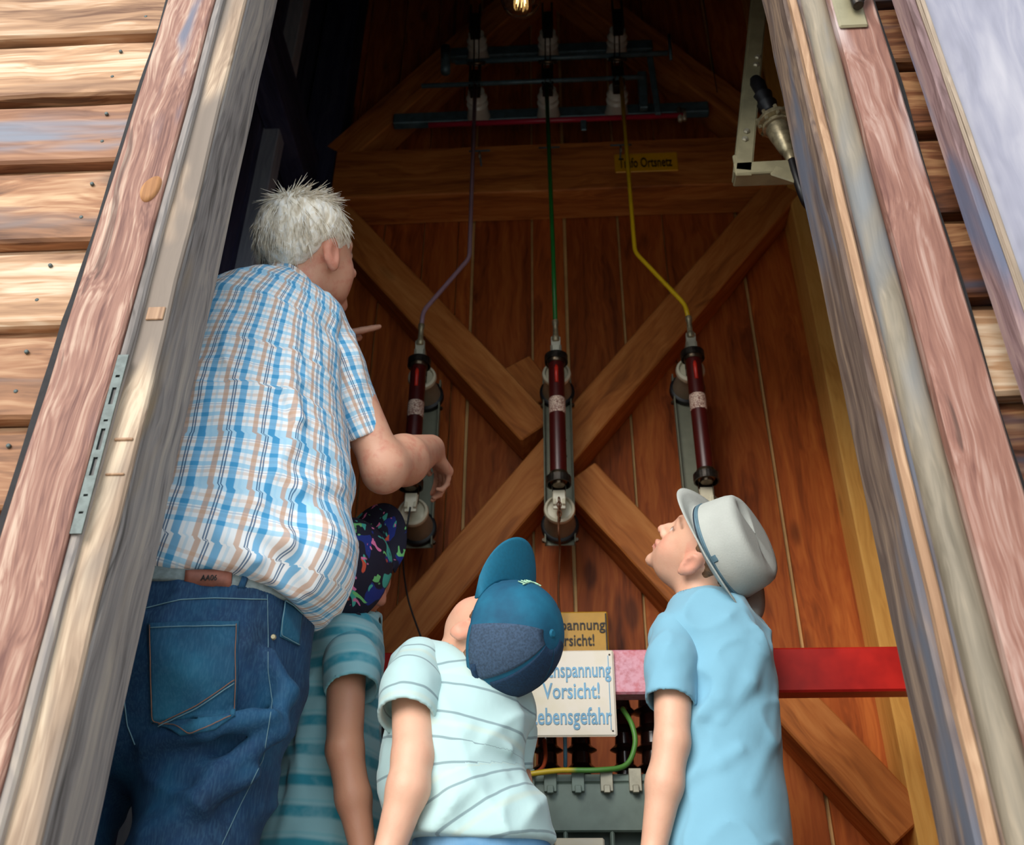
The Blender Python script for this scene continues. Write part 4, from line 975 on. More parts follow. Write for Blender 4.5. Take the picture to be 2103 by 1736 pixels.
# shirt
def hemz(x):
    pts = [(W(u, v, 1.27 if u < 600 else 1.33)[0], W(u, v, 1.27 if u < 600 else 1.33)[2]) for u, v in ((110, 1180), (310, 1177), (470, 1172), (540, 1180), (590, 1208), (640, 1238), (690, 1205), (740, 1170))]
    return np.interp(x, [a for a, _ in pts], [b for _, b in pts])
bl = node(470, 700, 1130, 1.38, .13)
strap = [((460, 560), (640, 640))]
ridges = [([W(600, 810, 1.312), W(640, 880, 1.318), W(680, 930, 1.345)], .010), ([W(550, 970, 1.272), W(620, 1000, 1.288), W(690, 1000, 1.345)], .009), ([W(500, 1080, 1.262), W(590, 1115, 1.275), W(670, 1110, 1.325)], .010),
          ([W(470, 640, 1.32), W(520, 700, 1.295), W(560, 800, 1.28)], .008), ([W(600, 690, 1.31), W(590, 780, 1.285), W(620, 860, 1.28)], .009), ([W(360, 1120, 1.262), W(450, 1100, 1.257), W(530, 1150, 1.262)], .009), ([W(400, 900, 1.27), W(470, 950, 1.265), W(520, 1040, 1.262)], .007)]
def shirt_core(p):
    f = chain(p, mT, .03); f = smin(f, poly(p, [W(530, 632, 1.42), W(645, 672, 1.42)], [.050, .048], .02), .04)
    f = smin(f, poly(p, [W(525, 632, 1.44), shL], [.050, .055], .02), .04); f = smin(f, ell(p, W(655, 1150, 1.36), (.055, .08, .07)), .03)
    return f
def shirt_f(p):
    f = shirt_core(p)
    for pts, r in ridges: f = smin(f, poly(p, pts, [r*.4, r*.72, r*.4], .01), .022)
    f = f-folds(p, .0055, (11, 9, 6), 11, .5)-folds(p, .0035, (20, 14, 10), 5, -.6)-.0012*vnoise(p, (70, 70, 40), 8)
    f = smax(f, -poly(p, [nk0, nk1+arr(0, 0, .005), nk1-arr(0, 0, .03)], [.060, .064, .05], .01), .006)
    z = hemz(p[:, 0])+.004*vnoise(p, (20, 20, 1), 2)
    f = smax(f, z-p[:, 2], .012)
    inner = smax(chain(p, mT, .03, grow=-.010), (z+.04)-p[:, 2], .01)
    return f
lo, hi = bounds([W(100, 1250, 1.4), W(740, 560, 1.45)], .22)
shirt = solid('shirt', shirt_f, lo, hi, .0042, M_plaid, man, uv=lambda v: chain_uv(v, mT, rad=.178), it=1, label='blue, tan and white plaid shirt')
slv = [(W(648, 662, 1.425), .056, .058), (W(690, 760, 1.45), .050, .052), (W(752, 902, 1.485), .0435, .047)]
ctA, ctB = slv[1][0], slv[2][0]; cn = (ctB-ctA)/np.linalg.norm(ctB-ctA); cp = ctB
def sleeve_fn(nodes, cp, cn, s, amp=.004, th=.0055, freq=(14, 14, 7)):
    def f_(p):
        f0 = chain(p, nodes[:-1]+[(nodes[-1][0]+cn*.06, nodes[-1][1]*1.05, nodes[-1][2]*1.05)], .02)-folds(p, amp, freq, s, .4)-.001*vnoise(p, (60, 60, 60), s); f = f0
        pl = ((p-cp.astype(f32)) @ cn.astype(f32)); f = smax(f, pl, .003)
        inn = smax(f0+th, -(pl+.045), .006)
        return smax(f, -inn, .002)
    return f_
def sleeve(parent, nodes, mat, s, cn=None, amp=.004, label=None, h=.0034, rad=.05):
    d = nodes[-1][0]-nodes[-2][0]; cn_ = d/np.linalg.norm(d) if cn is None else cn/np.linalg.norm(cn)
    lo, hi = bounds([n[0] for n in nodes], .085)
    return solid('sleeve', sleeve_fn(nodes, nodes[-1][0], cn_, s, amp), lo, hi, h, mat, parent, uv=lambda v: chain_uv(v, nodes, rad=rad), it=1, label=label)
sleeve(shirt, slv, M_plaid, 21, cn=cn*.8+V(.12, -.45, .1), amp=.005)
slvL = [(shL, .06, .06), (shL*.6+elL*.4, .055, .055), (shL*.25+elL*.75, .052, .052)]
sleeve(shirt, slvL, M_plaid, 22)
# collar standing round the neck
cax = (nk0-nk1)/np.linalg.norm(nk0-nk1); cax2 = cax*.75+np.array([0, -.15, .5]); cax2 /= np.linalg.norm(cax2)
def collar_f(p):
    q = (p-nk1.astype(f32)); h_ = q @ cax.astype(f32); r = np.sqrt(np.maximum((q**2).sum(-1)-h_**2, 0))
    rr = .0655-.10*(h_-.005); sh = np.abs(r-rr)-.0032
    front = (q @ Rm[:, 1].astype(f32))
    return smax(smax(sh, (h_-.045+front*.25)*.9, .003), (-.02-h_)*.9, .003)
solid('collar', collar_f, nk1-.12, nk1+.13, .003, M_plaid, shirt, uv=lambda v: np.stack([np.arctan2((v-nk1)[:, 1], (v-nk1)[:, 0])*.07, (v-nk1) @ cax], 1), it=1)
# jeans
jr = [([W(300, 1535, 1.30), W(420, 1500, 1.262), W(560, 1470, 1.29)], .012), ([W(330, 1600, 1.31), W(450, 1590, 1.285), W(570, 1500, 1.31)], .013), ([W(300, 1720, 1.29), W(420, 1640, 1.28), W(520, 1590, 1.31)], .013), ([W(560, 1340, 1.31), W(590, 1420, 1.33), W(560, 1500, 1.31)], .010)]
def jeans_f(p):
    f = chain(p, mP, .03)
    f = smin(f, ell(p, W(420, 1400, 1.36), (.10, .10, .11)), .03); f = smin(f, ell(p, W(165, 1400, 1.38), (.10, .10, .11)), .03)
    g = smin(chain(p, legR, .03), chain(p, legL, .03), .012); f = smin(f, g, .025)
    for pts, r in jr: f = smin(f, poly(p, pts, [r*.5, r, r*.5], .01), .02)
    f = f-folds(p, .006, (8, 8, 14), 31, .5)-folds(p, .003, (18, 14, 24), 32, .4)
    f = smax(f, (p[:, 2]-wz), .004)
    return smax(f, .075-p[:, 2], .006)
wz = W(400, 1188, 1.28)[2]
lo, hi = bounds([W(60, 1180, 1.4), W(610, 1300, 1.4), anL, anR], .20); lo[2] = .05
jeans = solid('jeans', jeans_f, lo, hi, .0045, M_jean, man, it=1, label='dark blue jeans')
jb = bvh_of(jeans)
bz0, bz1 = W(400, 1203, 1.275)[2], W(400, 1150, 1.275)[2]
solid('belt', lambda p: smax(smax(chain(p, mP, .03, grow=.007), bz0-p[:, 2], .003), p[:, 2]-bz1, .003), *bounds([W(60, 1150, 1.4), W(620, 1220, 1.4)], .18), .0035, M_belt, jeans)
bb = bvh_of(bpy.data.objects['belt'])
pk = [(305, 1281), (489, 1277), (482, 1472), (312, 1484)]
pocket = patch('back_pocket', jb, pk, 22, 22, M_jeanp, jeans, .003, 'faded back pocket', .006)
patch('pocket_tip', jb, [(312, 1483), (482, 1471), (440, 1498), (372, 1510)], 14, 6, M_jeanp, jeans, .003, None, .006)
stitch('stitching', jb, [(310, 1286), (316, 1480), (395, 1506), (478, 1472), (484, 1284)], .0009, M_stitch, jeans, 16, .005)
stitch('stitching', jb, [(310, 1292), (400, 1291), (484, 1287)], .0010, M_stitchl, jeans, 16, .005)
for dd in (-4, 2): stitch('stitching', jb, [(330, 1492+dd), (405, 1452+dd), (478, 1402+dd)], .0011, M_stitch if dd < 0 else M_stitchl, jeans, 16, .005, )
stitch('seam', jb, [(549, 1222), (551, 1380), (560, 1440), (540, 1560), (495, 1650), (455, 1736)], .0007, M_stitchl, jeans, 20, .0006)
stitch('seam', jb, [(300, 1250), (370, 1232), (440, 1229), (548, 1232)], .0012, M_stitchl, jeans, 16, .001)
stitch('seam', jb, [(262, 1375), (256, 1440), (262, 1490), (278, 1530)], .0011, M_stitchl, jeans, 12, .001)
patch('coin_pocket', jb, [(583, 1232), (618, 1258), (612, 1326), (572, 1308)], 6, 8, M_jeanp, jeans, .002, 'small side pocket', .004)
stitch('stitching', jb, [(583, 1236), (600, 1246), (617, 1262)], .0016, M_stitchl, jeans, 8, .004); stitch('stitching', jb, [(582, 1236), (573, 1306), (612, 1324)], .0009, M_stitchl, jeans, 8, .004)
q = hit(jb, 560, 1309, .001); lathe('rivet', q, (.2, -1, -.1), [(.0045, 0), (.003, .0025)], M_brass, jeans, 10)
lp = patch('leather_patch', bb, [(381, 1174), (475, 1172), (473, 1207), (379, 1206)], 10, 4, M_leather, jeans, .004, 'brown leather label', .004)
q = hit(bb, 429, 1191, .0065); tx0 = text_mesh('lettering', 'AA06', (q[0], q[2]), q[1], .0085, .023, M_ink, lp)
patch('belt_loop', bb, [(505, 1168), (516, 1169), (496, 1214), (484, 1212)], 3, 6, M_jean, jeans, .004, None, .005)
for a_ in (anR, anL):
    def sh_f(p, a_=a_): return smax(smin(cone(p, a_+arr(0, -.03, -.05), a_+arr(.02, .17, -.065), .045, .035), cone(p, a_, a_+arr(0, 0, -.04), .05, .045), .03), .002-p[:, 2], .004)
    solid('shoe', sh_f, *bounds([a_+arr(0, -.05, -.12), a_+arr(.03, .2, .02)], .07), .006, M_shoe, man)

# ================================================================== generic boy
def boy(loc, label, o_, R, s, T, arms, sleeves, mtee, legs, trouser, mtr, seed, tint, h=.0042, extra=None, neckw=.036, nk=None, hemcut=None, ridg=(), collar_r=None):
    b = empty('person', loc, label, 'person')
    n0 = o_+R @ (s*arr(0, -.022, -.05)); n1 = nk
    def body(p):
        f = head_f(p, o_, R, s, 'boy'); f = smin(f, poly(p, [n0, (n0+n1)/2+R[:, 1]*-.004, n1], [neckw*1.04, neckw, neckw*1.15], .01), .02)
        f = smin(f, chain(p, T, .03, grow=-.040), .03)
        for a in arms:
            g = poly(p, a['pts'], a['r'], .012); g = smin(g, hand_f(p, a['pts'][-1], a['d'], a['l'], a.get('s', .72), (.35, .4, .45, .5), .5), .012); f = smin(f, g, .025)
        for lg in legs: f = smin(f, poly(p, lg[0], lg[1], .02), .03)
        return f
    pts = [o_-.1, o_+.1, n1]+[q[0] for q in T]+[q for a in arms for q in a['pts']]+[q for l_ in legs for q in l_[0]]
    lo, hi = bounds(pts, .11)
    solid('body', body, lo, hi, h, M_skinb, b, col=lambda v: head_tint(v, o_, R, s, 'boy', tint), it=1)
    def tf(p):
        f = chain(p, T, .03)
        for sl in sleeves: f = smin(f, cone(p, T[1][0], sl[0][0], T[1][2]*.75, sl[0][1]), .035)
        for pts_, r in ridg: f = smin(f, poly(p, pts_, [r*.5]+[r]*(len(pts_)-2)+[r*.5], .01), .016)
        f = f-folds(p, .008, (9, 9, 6), seed, .7)-folds(p, .004, (20, 16, 12), seed+1, -.5)
        f = smax(f, -poly(p, [n0, n1, n1-arr(0, 0, .03)], [collar_r or neckw*1.12, collar_r or neckw*1.22, neckw], .01), .004)
        if hemcut is not None: f = smax(f, hemcut(p), .006)
        return f
    lo, hi = bounds([q[0] for q in T]+[n1]+[q[0][0] for q in sleeves], .14)
    te = solid('shirt', tf, lo, hi, .004, mtee, b, uv=lambda v: chain_uv(v, T, rad=.1), it=1)
    for i, sl in enumerate(sleeves): sleeve(te, sl, mtee, seed+7+i, amp=.003, rad=.04)
    def tr_(p):
        f = chain(p, trouser[0], .03)
        for q in trouser[1]: f = smin(f, chain(p, q, .02), .02)
        f = f-folds(p, .005, (9, 9, 10), seed+20, .4); return smax(f, trouser[2]-p[:, 2], .004)
    lo, hi = bounds([q[0] for q in trouser[0]]+[q[0] for c in trouser[1] for q in c], .13)
    solid('shorts', tr_, lo, hi, .006, mtr, b)
    for lg in legs:
        a_ = lg[0][-1]
        def sf(p, a_=a_): return smax(smin(cone(p, a_+arr(0, -.02, -.035), a_+arr(.0, .13, -.045), .038, .028), cone(p, a_, a_+arr(0, 0, -.03), .038, .038), .02), .002-p[:, 2], .004)
        solid('shoe', sf, *bounds([a_+arr(0, -.05, -.08), a_+arr(0, .15, 0)], .06), .006, M_shoe, b)
    return b, te
def legs_for(hx, y, hz, dx=.065, r=(.062, .045, .033)):
    return [([arr(hx+s_*dx, y, hz), arr(hx+s_*dx, y+.01, hz*.52), arr(hx+s_*dx, y-.01, .075)], list(r)) for s_ in (-1, 1)]
def trous(hx, y, hz, a=.135, b=.095, hem=.42, dx=.065):
    return ([(arr(hx, y, hz+.10), a*.93, b*.95), (arr(hx, y, hz-.02), a, b)], [[(arr(hx+s_*dx, y, hz-.02), .075, .08), (arr(hx+s_*dx*1.1, y, hz*hem/.5), .072, .076)] for s_ in (-1, 1)], hz*hem/.5-.03)
def headgear_shell(name, rings, c, A, mat, parent, n=48, thick=.0016, label=None):
    """rings: functions th -> (x, y, z) in hat axes, from the edge to the top"""
    vs, fs = [], []; m = len(rings)
    for i, r in enumerate(rings):
        for k in range(n): vs.append(c+A @ np.array(r(2*math.pi*k/n)))
        if i:
            for k in range(n): k2 = (k+1) % n; fs.append([(i-1)*n+k, (i-1)*n+k2, i*n+k2, i*n+k])
    fs.append([(m-1)*n+k for k in range(n)])
    o = mk(name, vs, fs, mat, parent, None, True, label); md = o.modifiers.new('s', 'SOLIDIFY'); md.thickness = thick; md.offset = 0
    return o
CH = .112
def baseball_cap(par, c, A, s, mat, mbrim, mback, name_lab, brim_w=.075, brim_l=.072, droop=.018, seams=True):
    """crown dome with panel seams, curved brim, button, back strap"""
    a, b_, h_ = .083*s, .100*s, CH*s
    def ring(t_):
        def f(th):
            zz = math.sin(t_); rr = math.cos(t_)**.82
            g = 1-.012*(1-min(1, abs(math.sin(3*th))/.12)) if seams else 1
            front = max(0, math.sin(th)); zb = -.014*s*max(0, -math.sin(th))
            x = a*rr*math.cos(th)*g; y = b_*rr*math.sin(th)*g; z = h_*zz*(1+.10*front*(1-zz))+zb*(1-zz)
            return (x, y, z)
        return f
    cr = headgear_shell('cap', [ring(t_) for t_ in np.linspace(-.12, 1.5, 26)], c, A, mat, par, 72, .002*s, name_lab)
    o = lathe('button', c+A @ arr(0, 0, h_*.998), A[:, 2], [(.0075*s, -.003), (.0075*s, .001), (.005*s, .0035)], mbrim, cr, 14)
    nu, nv = 28, 14; vs, fs = [], []; sp = math.radians(62)
    for j in range(nv+1):
        r = j/nv
        for i in range(nu+1):
            th = math.pi/2+(i/nu*2-1)*sp*(1-.0*r); k = math.cos((i/nu*2-1)*math.pi/2)**.42
            bx, by = a*math.cos(th), b_*math.sin(th); x = bx*(1+.10*r*k); y = by+brim_l*s*r*(k if k == k else 0)
            z = -.004*s-(droop*s)*(x/(a*.9))**2*(.35+.65*r)+.004*r
            vs.append(c+A @ arr(x, y, z))
    for j in range(nv):
        for i in range(nu): q = j*(nu+1)+i; fs.append([q, q+1, q+nu+2, q+nu+1])
    br = mk('brim', vs, fs, mbrim, cr); md = br.modifiers.new('s', 'SOLIDIFY'); md.thickness = .0035*s; md.offset = 0
    pts = [c+A @ arr(a*1.01*math.cos(t_), b_*1.015*math.sin(t_), -.016*s*max(0, -math.sin(t_))+.004*s) for t_ in np.linspace(math.pi*1.22, math.pi*1.78, 16)]
    v_, f_ = sweep(pts, .006*s, 8); mk('strap', v_, f_, mback, cr)
    return cr, br
def scalp_hair(par, o_, R, s, mat, grow=.006, zl=-.045, seed=3):
    def f_(p):
        q = ((p-o_.astype(f32)) @ R.astype(f32))/s; x = np.abs(q[:, 0])
        f = ell(q, (0, -.014, .034), (.076+grow, .096+grow, .082+grow)); f = smin(f, ell(q, (0, -.06, -.03), (.05, .034+grow, .035)), .02); f = f-.003*vnoise(q, (90, 90, 25), seed)
        line = np.where(q[:, 1] > .03, .05, np.where(q[:, 1] > -.035, .012, zl+np.clip(q[:, 1]+.06, 0, .03)*1.5))+.008*vnoise(q, (60, 60, 8), seed+2)
        line = np.minimum(line, np.where((x > .064) & (q[:, 1] > .006) & (q[:, 1] < .036), -.026, 9.))
        return smax(f, (line-q[:, 2])*.8, .005)*s
    return solid('hair', f_, o_-.13, o_+.13, .0035, mat, par)
def tilt(R, a):
    f, u = R[:, 1], R[:, 2]; return orth(f*math.cos(a)+u*math.sin(a), u*math.cos(a)-f*math.sin(a))
# ================================================================== boy in the pale hat (right)
Rr = np.array([[.487, -.639, .595], [.746, -.05, -.664], [.454, .768, .452]]); orr = np.array([.256, 1.70, 1.218]); sr = .836
TR = [node(1395, 1490, 1254, 1.72, .045), node(1366, 1538, 1290, 1.72, .07), node(1374, 1570, 1345, 1.72, .088), node(1382, 1588, 1410, 1.72, .092), node(1380, 1594, 1520, 1.72, .092), node(1368, 1600, 1640, 1.72, .096), node(1352, 1608, 1745, 1.72, .10), node(1345, 1610, 1800, 1.72, .10)]
aL = [W(1384, 1320, 1.66), W(1380, 1525, 1.63), W(1365, 1610, 1.63), W(1342, 1745, 1.64)]; aR = [W(1520, 1330, 1.76), W(1540, 1470, 1.80), W(1500, 1540, 1.84), W(1490, 1590, 1.86)]
hxR = TR[-1][0][0]+.01
bR, tR = boy((hxR, 1.72, 0), 'boy in plain light blue t-shirt and pale trilby hat, looking up at the fuses', orr, Rr, sr, TR,
    [dict(pts=aL, r=[.036, .028, .029, .020], d=arr(0, .05, -1), l=arr(.3, .9, 0)), dict(pts=aR, r=[.036, .028, .028, .02], d=arr(-.6, .2, -.5), l=arr(0, 0, 1))],
    [[(W(1388, 1310, 1.68), .044, .05), (W(1380, 1365, 1.65), .041, .045), (W(1376, 1444, 1.635), .0375, .042)], [(W(1520, 1325, 1.755), .046, .048), (W(1532, 1370, 1.80), .042, .044), (W(1540, 1440, 1.84), .04, .04)]],
    M_tR, legs_for(hxR, 1.73, .60), trous(hxR-.005, 1.73, .60, .112, .085), M_short, 50, (232, 180, 152), nk=W(1440, 1262, 1.72), neckw=.040,
    ridg=[([W(1560, 1310, 1.65), W(1540, 1400, 1.63), W(1480, 1480, 1.625)], .008), ([W(1585, 1420, 1.68), W(1575, 1520, 1.66), W(1540, 1620, 1.63)], .008), ([W(1500, 1350, 1.635), W(1480, 1440, 1.625), W(1450, 1470, 1.63)], .006), ([W(1420, 1600, 1.64), W(1480, 1570, 1.625), W(1520, 1540, 1.625)], .006)])
scalp_hair(bR, orr, Rr, sr, M_hairb, .001, -.05, 5)
def hatmat(name, c):
    t = NT(name); _, v = t.obj(False); n = t.noise(scaled(t, v, (300, 300, 300)), 1., 3); m = t.noise(v, 12, 3)
    t.l(t.mix(t.math('MULTIPLY', n, .35), t.ramp(m, [(.35, tuple(x*.88 for x in L(c))), (.65, L(c))]), tuple(x*.7 for x in L(c))), t.b.inputs['Base Color'])
    t.b.inputs['Roughness'].default_value = .9; t.bump(n, .0008, .5); return t.m
M_hat = hatmat('pale_linen', (194, 198, 192)); M_band = plain('slate_blue_cord', (98, 130, 146), .6); M_navy = plain('navy_edge', (18, 34, 52), .6)
Ah = tilt(Rr, .36); hc = orr+Ah @ arr(0, -.010, .026)
def hat_ring(rf, z, dent=0., brim=0.):
    def f(th):
        cx, sy = math.cos(th), math.sin(th); e = rf
        x = .074*e*cx; y = .092*e*sy
        zz = z
        if brim: zz += brim*(.020*(cx**2)-.006*max(0, sy)-.0*sy+.016*max(0, -sy)); y += brim*.006*sy
        if dent: zz -= dent*(1-min(1, abs(cx)/.55))*(.45+.55*max(0, sy)); x *= 1-.16*max(0, sy)
        else: x *= 1-(.10*max(0, sy)*min(1, max(0, z)/.08))
        return (x, y, zz)
    return f
rings = [hat_ring(1.42, -.002, 0, 1), hat_ring(1.28, 0, 0, .75), hat_ring(1.14, .001, 0, .4), hat_ring(1.05, .002, 0, .1), hat_ring(1.0, .006), hat_ring(1.0, .02), hat_ring(.985, .031), hat_ring(.965, .046), hat_ring(.94, .061), hat_ring(.90, .072), hat_ring(.84, .0775, .001), hat_ring(.74, .080, .004), hat_ring(.6, .080, .008), hat_ring(.42, .080, .011), hat_ring(.2, .080, .013), hat_ring(.05, .080, .014)]
hat = headgear_shell('hat', rings, hc, Ah, M_hat, bR, 72, .0022, 'pale grey linen trilby hat')
def ringtube(name, rf, z, r, mat, parent, c, A, fn=hat_ring, wd=1.):
    n = 64; pts = [c+A @ np.array(fn(rf, z)(2*math.pi*k/n)) for k in range(n+1)]
    v_, f_ = sweep(pts, r, 8, False); return mk(name, v_, f_, mat, parent)
for z_, m_ in ((.0065, M_navy), (.0095, M_band), (.0132, M_band)): ringtube('hat_band', 1.012, z_, .0023, m_, hat, hc, Ah)
kn = hc+Ah @ arr(-.072*1.0, -.01, .013); beam('band_knot', kn-Ah[:, 2]*.009, kn+Ah[:, 2]*.011, .014, .007, M_band, hat, tuple(Ah[:, 0]), .0015)
# ================================================================== boy in the blue cap (middle)
Rmid = np.array([[.595, -.04, .803], [.801, .114, -.588], [-.068, .993, .1]]); omd = np.array([-.116, 1.48, .985])+V(.004, -.004, 0); smd = .813
TM = [node(862, 1010, 1395, 1.52, .05), node(838, 1058, 1432, 1.515, .07), node(815, 1066, 1490, 1.51, .082), node(802, 1052, 1560, 1.51, .085), node(806, 1050, 1620, 1.51, .088), node(826, 1088, 1690, 1.51, .092), node(838, 1128, 1735, 1.51, .094), node(842, 1140, 1775, 1.51, .096)]
aL = [W(850, 1395, 1.46), W(848, 1555, 1.41), W(838, 1620, 1.40), W(800, 1745, 1.40)]; aR = [W(1040, 1455, 1.55), W(1050, 1560, 1.58), W(1056, 1610, 1.60), W(1050, 1680, 1.66)]
hxM = TM[-1][0][0]+.01
hemM = W(1050, 1714, 1.42)[2]
bM, tM = boy((hxM, 1.52, 0), 'boy in blue mesh cap and mint striped t-shirt, head tipped far back', omd, Rmid, smd, TM,
    [dict(pts=aL, r=[.034, .0285, .0285, .021], d=arr(-.1, .05, -1), l=arr(.3, .9, 0)), dict(pts=aR, r=[.034, .026, .026, .02], d=arr(-.1, .5, -.8), l=arr(-1, 0, 0))],
    [[(W(862, 1378, 1.48), .043, .05), (W(845, 1420, 1.44), .042, .047), (W(834, 1478, 1.42), .0415, .046)], [(W(1040, 1450, 1.55), .040, .045), (W(1050, 1500, 1.56), .034, .042), (W(1051, 1582, 1.575), .030, .038)]],
    M_tM, legs_for(hxM-.02, 1.54, .50, .058, (.055, .04, .03)), ([(TM[-2][0], TM[-2][1]-.012, TM[-2][2]-.010), (TM[-1][0], TM[-1][1]-.010, TM[-1][2]-.008), (arr(hxM-.02, 1.53, .50), .10, .09)], [[(arr(hxM-.02+s_*.058, 1.53, .47), .056, .075), (arr(hxM-.02+s_*.066, 1.53, .36), .054, .066)] for s_ in (-1, 1)], .33), M_jeanl, 70, (230, 178, 150), nk=W(925, 1380, 1.515), neckw=.040, collar_r=.047,
    hemcut=lambda p: (hemM-.015*np.cos((p[:, 0]-hxM)*12)+.01)-p[:, 2],
    ridg=[([W(880, 1480, 1.44), W(960, 1500, 1.425), W(1050, 1540, 1.45)], .007), ([W(860, 1600, 1.43), W(940, 1620, 1.42), W(1030, 1600, 1.44)], .008), ([W(870, 1700, 1.42), W(930, 1650, 1.415), W(980, 1620, 1.42)], .008), ([W(1000, 1450, 1.45), W(1050, 1500, 1.47), W(1040, 1540, 1.47)], .006), ([W(900, 1400, 1.45), W(890, 1460, 1.44), W(900, 1500, 1.43)], .006)])
scalp_hair(bM, omd, Rmid, smd, M_hairb, .005, -.07, 8)
def meshcap():
    t = NT('blue_mesh_cap_cloth'); _, v = t.obj(False); n = t.noise(v, 18, 3)
    t.l(t.ramp(n, [(.35, L((4, 74, 104))), (.65, L((8, 98, 128)))]), t.b.inputs['Base Color']); t.b.inputs['Roughness'].default_value = .8; t.bump(t.noise(v, 300, 2), .0006, .5); return t.m
M_capb = meshcap(); M_capbr = plain('teal_blue_twill', (6, 102, 132), .8, var=.05, nscale=200, bump=.0004)
M_capg = plain('grey_blue_mesh', (62, 84, 110), .85, var=.2, nscale=300, bump=.0006); M_capd = plain('navy_mesh', (18, 54, 86), .85, var=.2, nscale=400, bump=.0006)
Ac = tilt(Rmid, .24); cc = omd+Ac @ arr(0, -.006, .020)+V(.006, .002, 0)
CH = .096
cap, brim = baseball_cap(bM, cc, Ac, .91, M_capb, M_capbr, M_capd, 'teal blue mesh baseball cap', droop=.022, brim_l=.085)
# darker mesh panels at the back of the crown
def cap_patch(name, c, A, s, th0, th1, t0, t1, mat, parent, g=1.012, nu=14, nv=12, label=None):
    a, b_, h_ = .083*s, .100*s, CH*s; vs, fs = [], []
    for j in range(nv+1):
        for i in range(nu+1):
            th = th0+(th1-th0)*i/nu; t_ = t0+(t1-t0)*j/nv; zz = math.sin(t_); rr = math.cos(t_)**.82; fr_ = max(0, math.sin(th)); zb = -.014*s*max(0, -math.sin(th))
            vs.append(c+A @ arr(a*rr*math.cos(th)*g, b_*rr*math.sin(th)*g, h_*zz*(1+.10*fr_*(1-zz))*g+zb*(1-zz)))
    for j in range(nv):
        for i in range(nu): q = j*(nu+1)+i; fs.append([q, q+1, q+nu+2, q+nu+1])
    o = mk(name, vs, fs, mat, parent, label=label); md = o.modifiers.new('s', 'SOLIDIFY'); md.thickness = .0012; md.offset = 0; return o
for k in range(3):
    w_ = math.pi/3; th0 = math.pi+k*w_+.05; cap_patch('mesh_panel', cc, Ac, .91, th0, th0+w_-.10, -.05 if k != 1 else .22, 1.38, (M_capd if k else M_capg), cap)
M_mint = plain('mint_thread', (180, 226, 190), .6)
# small embroidered word at the front of the crown
def on_cap(c, A, s, th, t_, g=1.02):
    a, b_, h_ = .083*s, .100*s, CH*s; zz = math.sin(t_); rr = math.cos(t_)**.82; fr_ = max(0, math.sin(th)); return c+A @ arr(a*rr*math.cos(th)*g, b_*rr*math.sin(th)*g, h_*zz*(1+.10*fr_*(1-zz))*g)
strokes = []
def let(x0, segs): strokes.extend([[(x0+x*.09, y) for x, y in sg] for sg in segs])
T_ = [[(0, 1), (1, 1)], [(.5, 1), (.5, 0)]]; R_l = [[(0, 0), (0, 1), (.8, .9), (.8, .6), (0, .5), (.9, 0)]]; A_ = [[(0, 0), (.5, 1), (1, 0)], [(.2, .4), (.8, .4)]]; I_ = [[(.5, 0), (.5, 1)]]; L_ = [[(0, 1), (0, 0), (.8, 0)]]
for i, g_ in enumerate((T_, R_l, A_, I_, L_)): let(-.25+i*.105, g_)
for st in strokes:
    pts = [on_cap(cc, Ac, .91, math.pi/2-x*1.5+.22, .40+y*.15, 1.03) for x, y in st]
    v_, f_ = sweep(pts, .0011, 5); mk('embroidery', v_, f_, M_mint, cap)
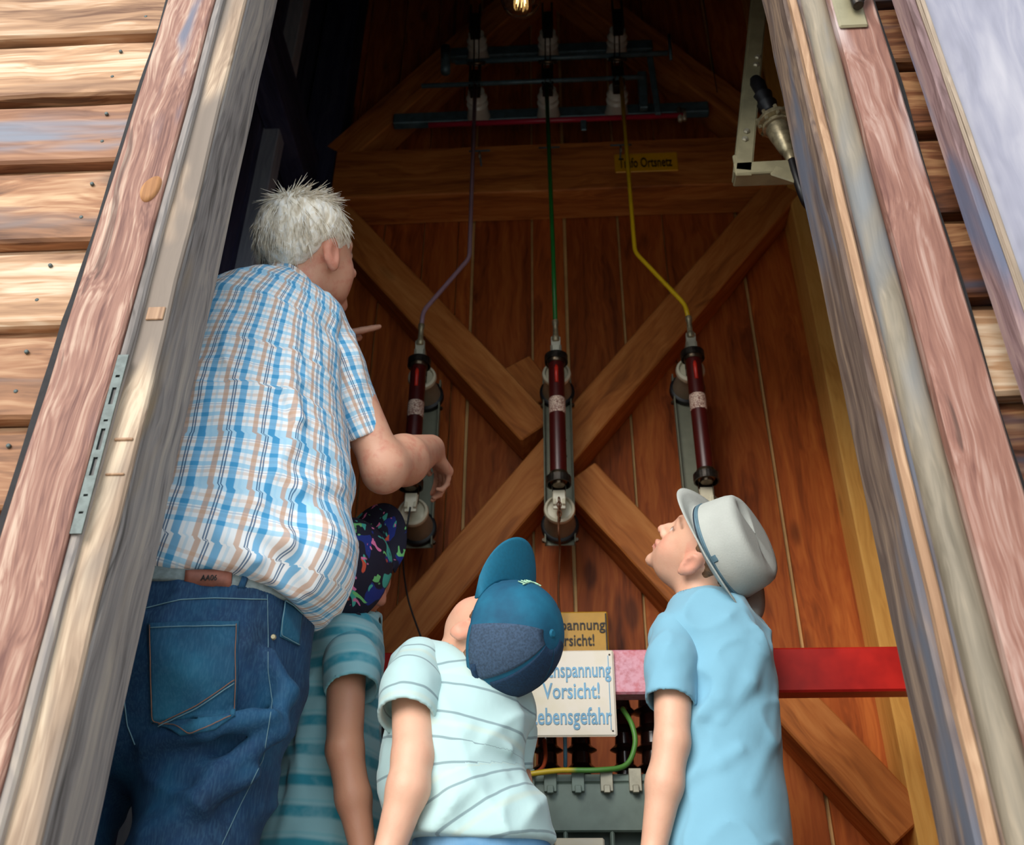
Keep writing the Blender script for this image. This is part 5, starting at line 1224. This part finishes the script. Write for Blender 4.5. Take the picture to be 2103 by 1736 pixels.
# ================================================================== boy in the patterned cap (left)
Rl = np.array([[.922, .386, .018], [-.142, .381, -.914], [-.359, .84, .406]]); ol = CAM+(np.array([-.365, 1.55, 1.115])-CAM)*(1.63/1.55); sl_ = .84
TL = [node(672, 762, 1272, 1.68, .045), node(650, 768, 1310, 1.68, .065), node(636, 768, 1370, 1.68, .08), node(618, 768, 1450, 1.68, .085), node(590, 768, 1560, 1.68, .088), node(560, 768, 1650, 1.68, .09), node(532, 768, 1745, 1.68, .094), node(520, 766, 1790, 1.68, .095)]
aR = [W(712, 1335, 1.60), W(708, 1540, 1.55), W(726, 1640, 1.55), W(748, 1760, 1.55)]; aL = [W(665, 1330, 1.70), W(650, 1450, 1.75), W(665, 1540, 1.79), W(690, 1600, 1.82)]
hxL = TL[-1][0][0]
bL, tL = boy((hxL, 1.69, 0), 'boy in dark paint-splash cap and aqua banded t-shirt beside the man', ol, Rl, sl_, TL,
    [dict(pts=aR, r=[.034, .028, .026, .018], d=arr(.05, .05, -1), l=arr(-.2, 1, 0)), dict(pts=aL, r=[.034, .027, .026, .019], d=arr(.2, .4, -.8), l=arr(0, 0, 1))],
    [[(W(716, 1330, 1.61), .043, .048), (W(722, 1370, 1.585), .042, .045), (W(723, 1420, 1.57), .0415, .044)], [(W(665, 1320, 1.70), .042, .045), (W(655, 1370, 1.72), .04, .042), (W(652, 1430, 1.74), .038, .04)]],
    M_tL, legs_for(hxL, 1.70, .52, .055, (.055, .04, .03)), trous(hxL, 1.70, .52, .118, .088, .42, .055), M_short, 90, (206, 146, 116), nk=W(728, 1292, 1.675), neckw=.038,
    ridg=[([W(660, 1340, 1.61), W(640, 1420, 1.60), W(620, 1520, 1.59)], .008), ([W(690, 1350, 1.61), W(660, 1450, 1.595), W(610, 1600, 1.59)], .008), ([W(620, 1560, 1.595), W(610, 1640, 1.59), W(580, 1720, 1.59)], .007)])
scalp_hair(bL, ol, Rl, sl_, M_hairb, .004, -.05, 12)
t = NT('paint_splash_cloth'); _, v = t.obj(False); c = L((20, 18, 42))
for i, (cc_, sc_, th_) in enumerate((((24, 44, 130), 20, .60), ((70, 176, 160), 26, .62), ((120, 200, 120), 32, .66), ((214, 84, 60), 26, .66), ((232, 120, 170), 34, .66))):
    vv = t.n('ShaderNodeVectorMath', operation='ADD'); t.l(v, vv.inputs[0]); vv.inputs[1].default_value = (i*3.7, i*1.3, i*2.1)
    f_ = t.smooth(t.noise(scaled(t, vv.outputs[0], (1.6, .8, 1.)), sc_, 1.5, .5, .8), th_, th_+.02); c = t.mix(f_, c, L(cc_))
t.l(c, t.b.inputs['Base Color']); t.b.inputs['Roughness'].default_value = .8; M_splash = t.m
CH = .108
Al = tilt(Rl, .26); cl = ol+Al @ arr(0, -.004, .020)
capL, brimL = baseball_cap(bL, cl, Al, .93, M_splash, M_splash, M_splash, 'dark cap with colourful paint splash print', droop=.03, brim_l=.075)
M_silver = plain('silver_thread', (206, 214, 212), .5)
for st in ([(-.10, .20), (-.05, .0), (0, .14), (.05, 0), (.10, .20)], [(0, .14), (-.03, .22), (0, .32), (.03, .22), (0, .14)], [(-.10, .1), (-.04, .16)], [(.10, .1), (.04, .16)]):
    pts = [on_cap(cl, Al, .93, -math.pi/2+.45+x*2.2, .22+y*1.1, 1.02) for x, y in st]; v_, f_ = sweep(pts, .0012, 5); mk('embroidery', v_, f_, M_silver, capL)
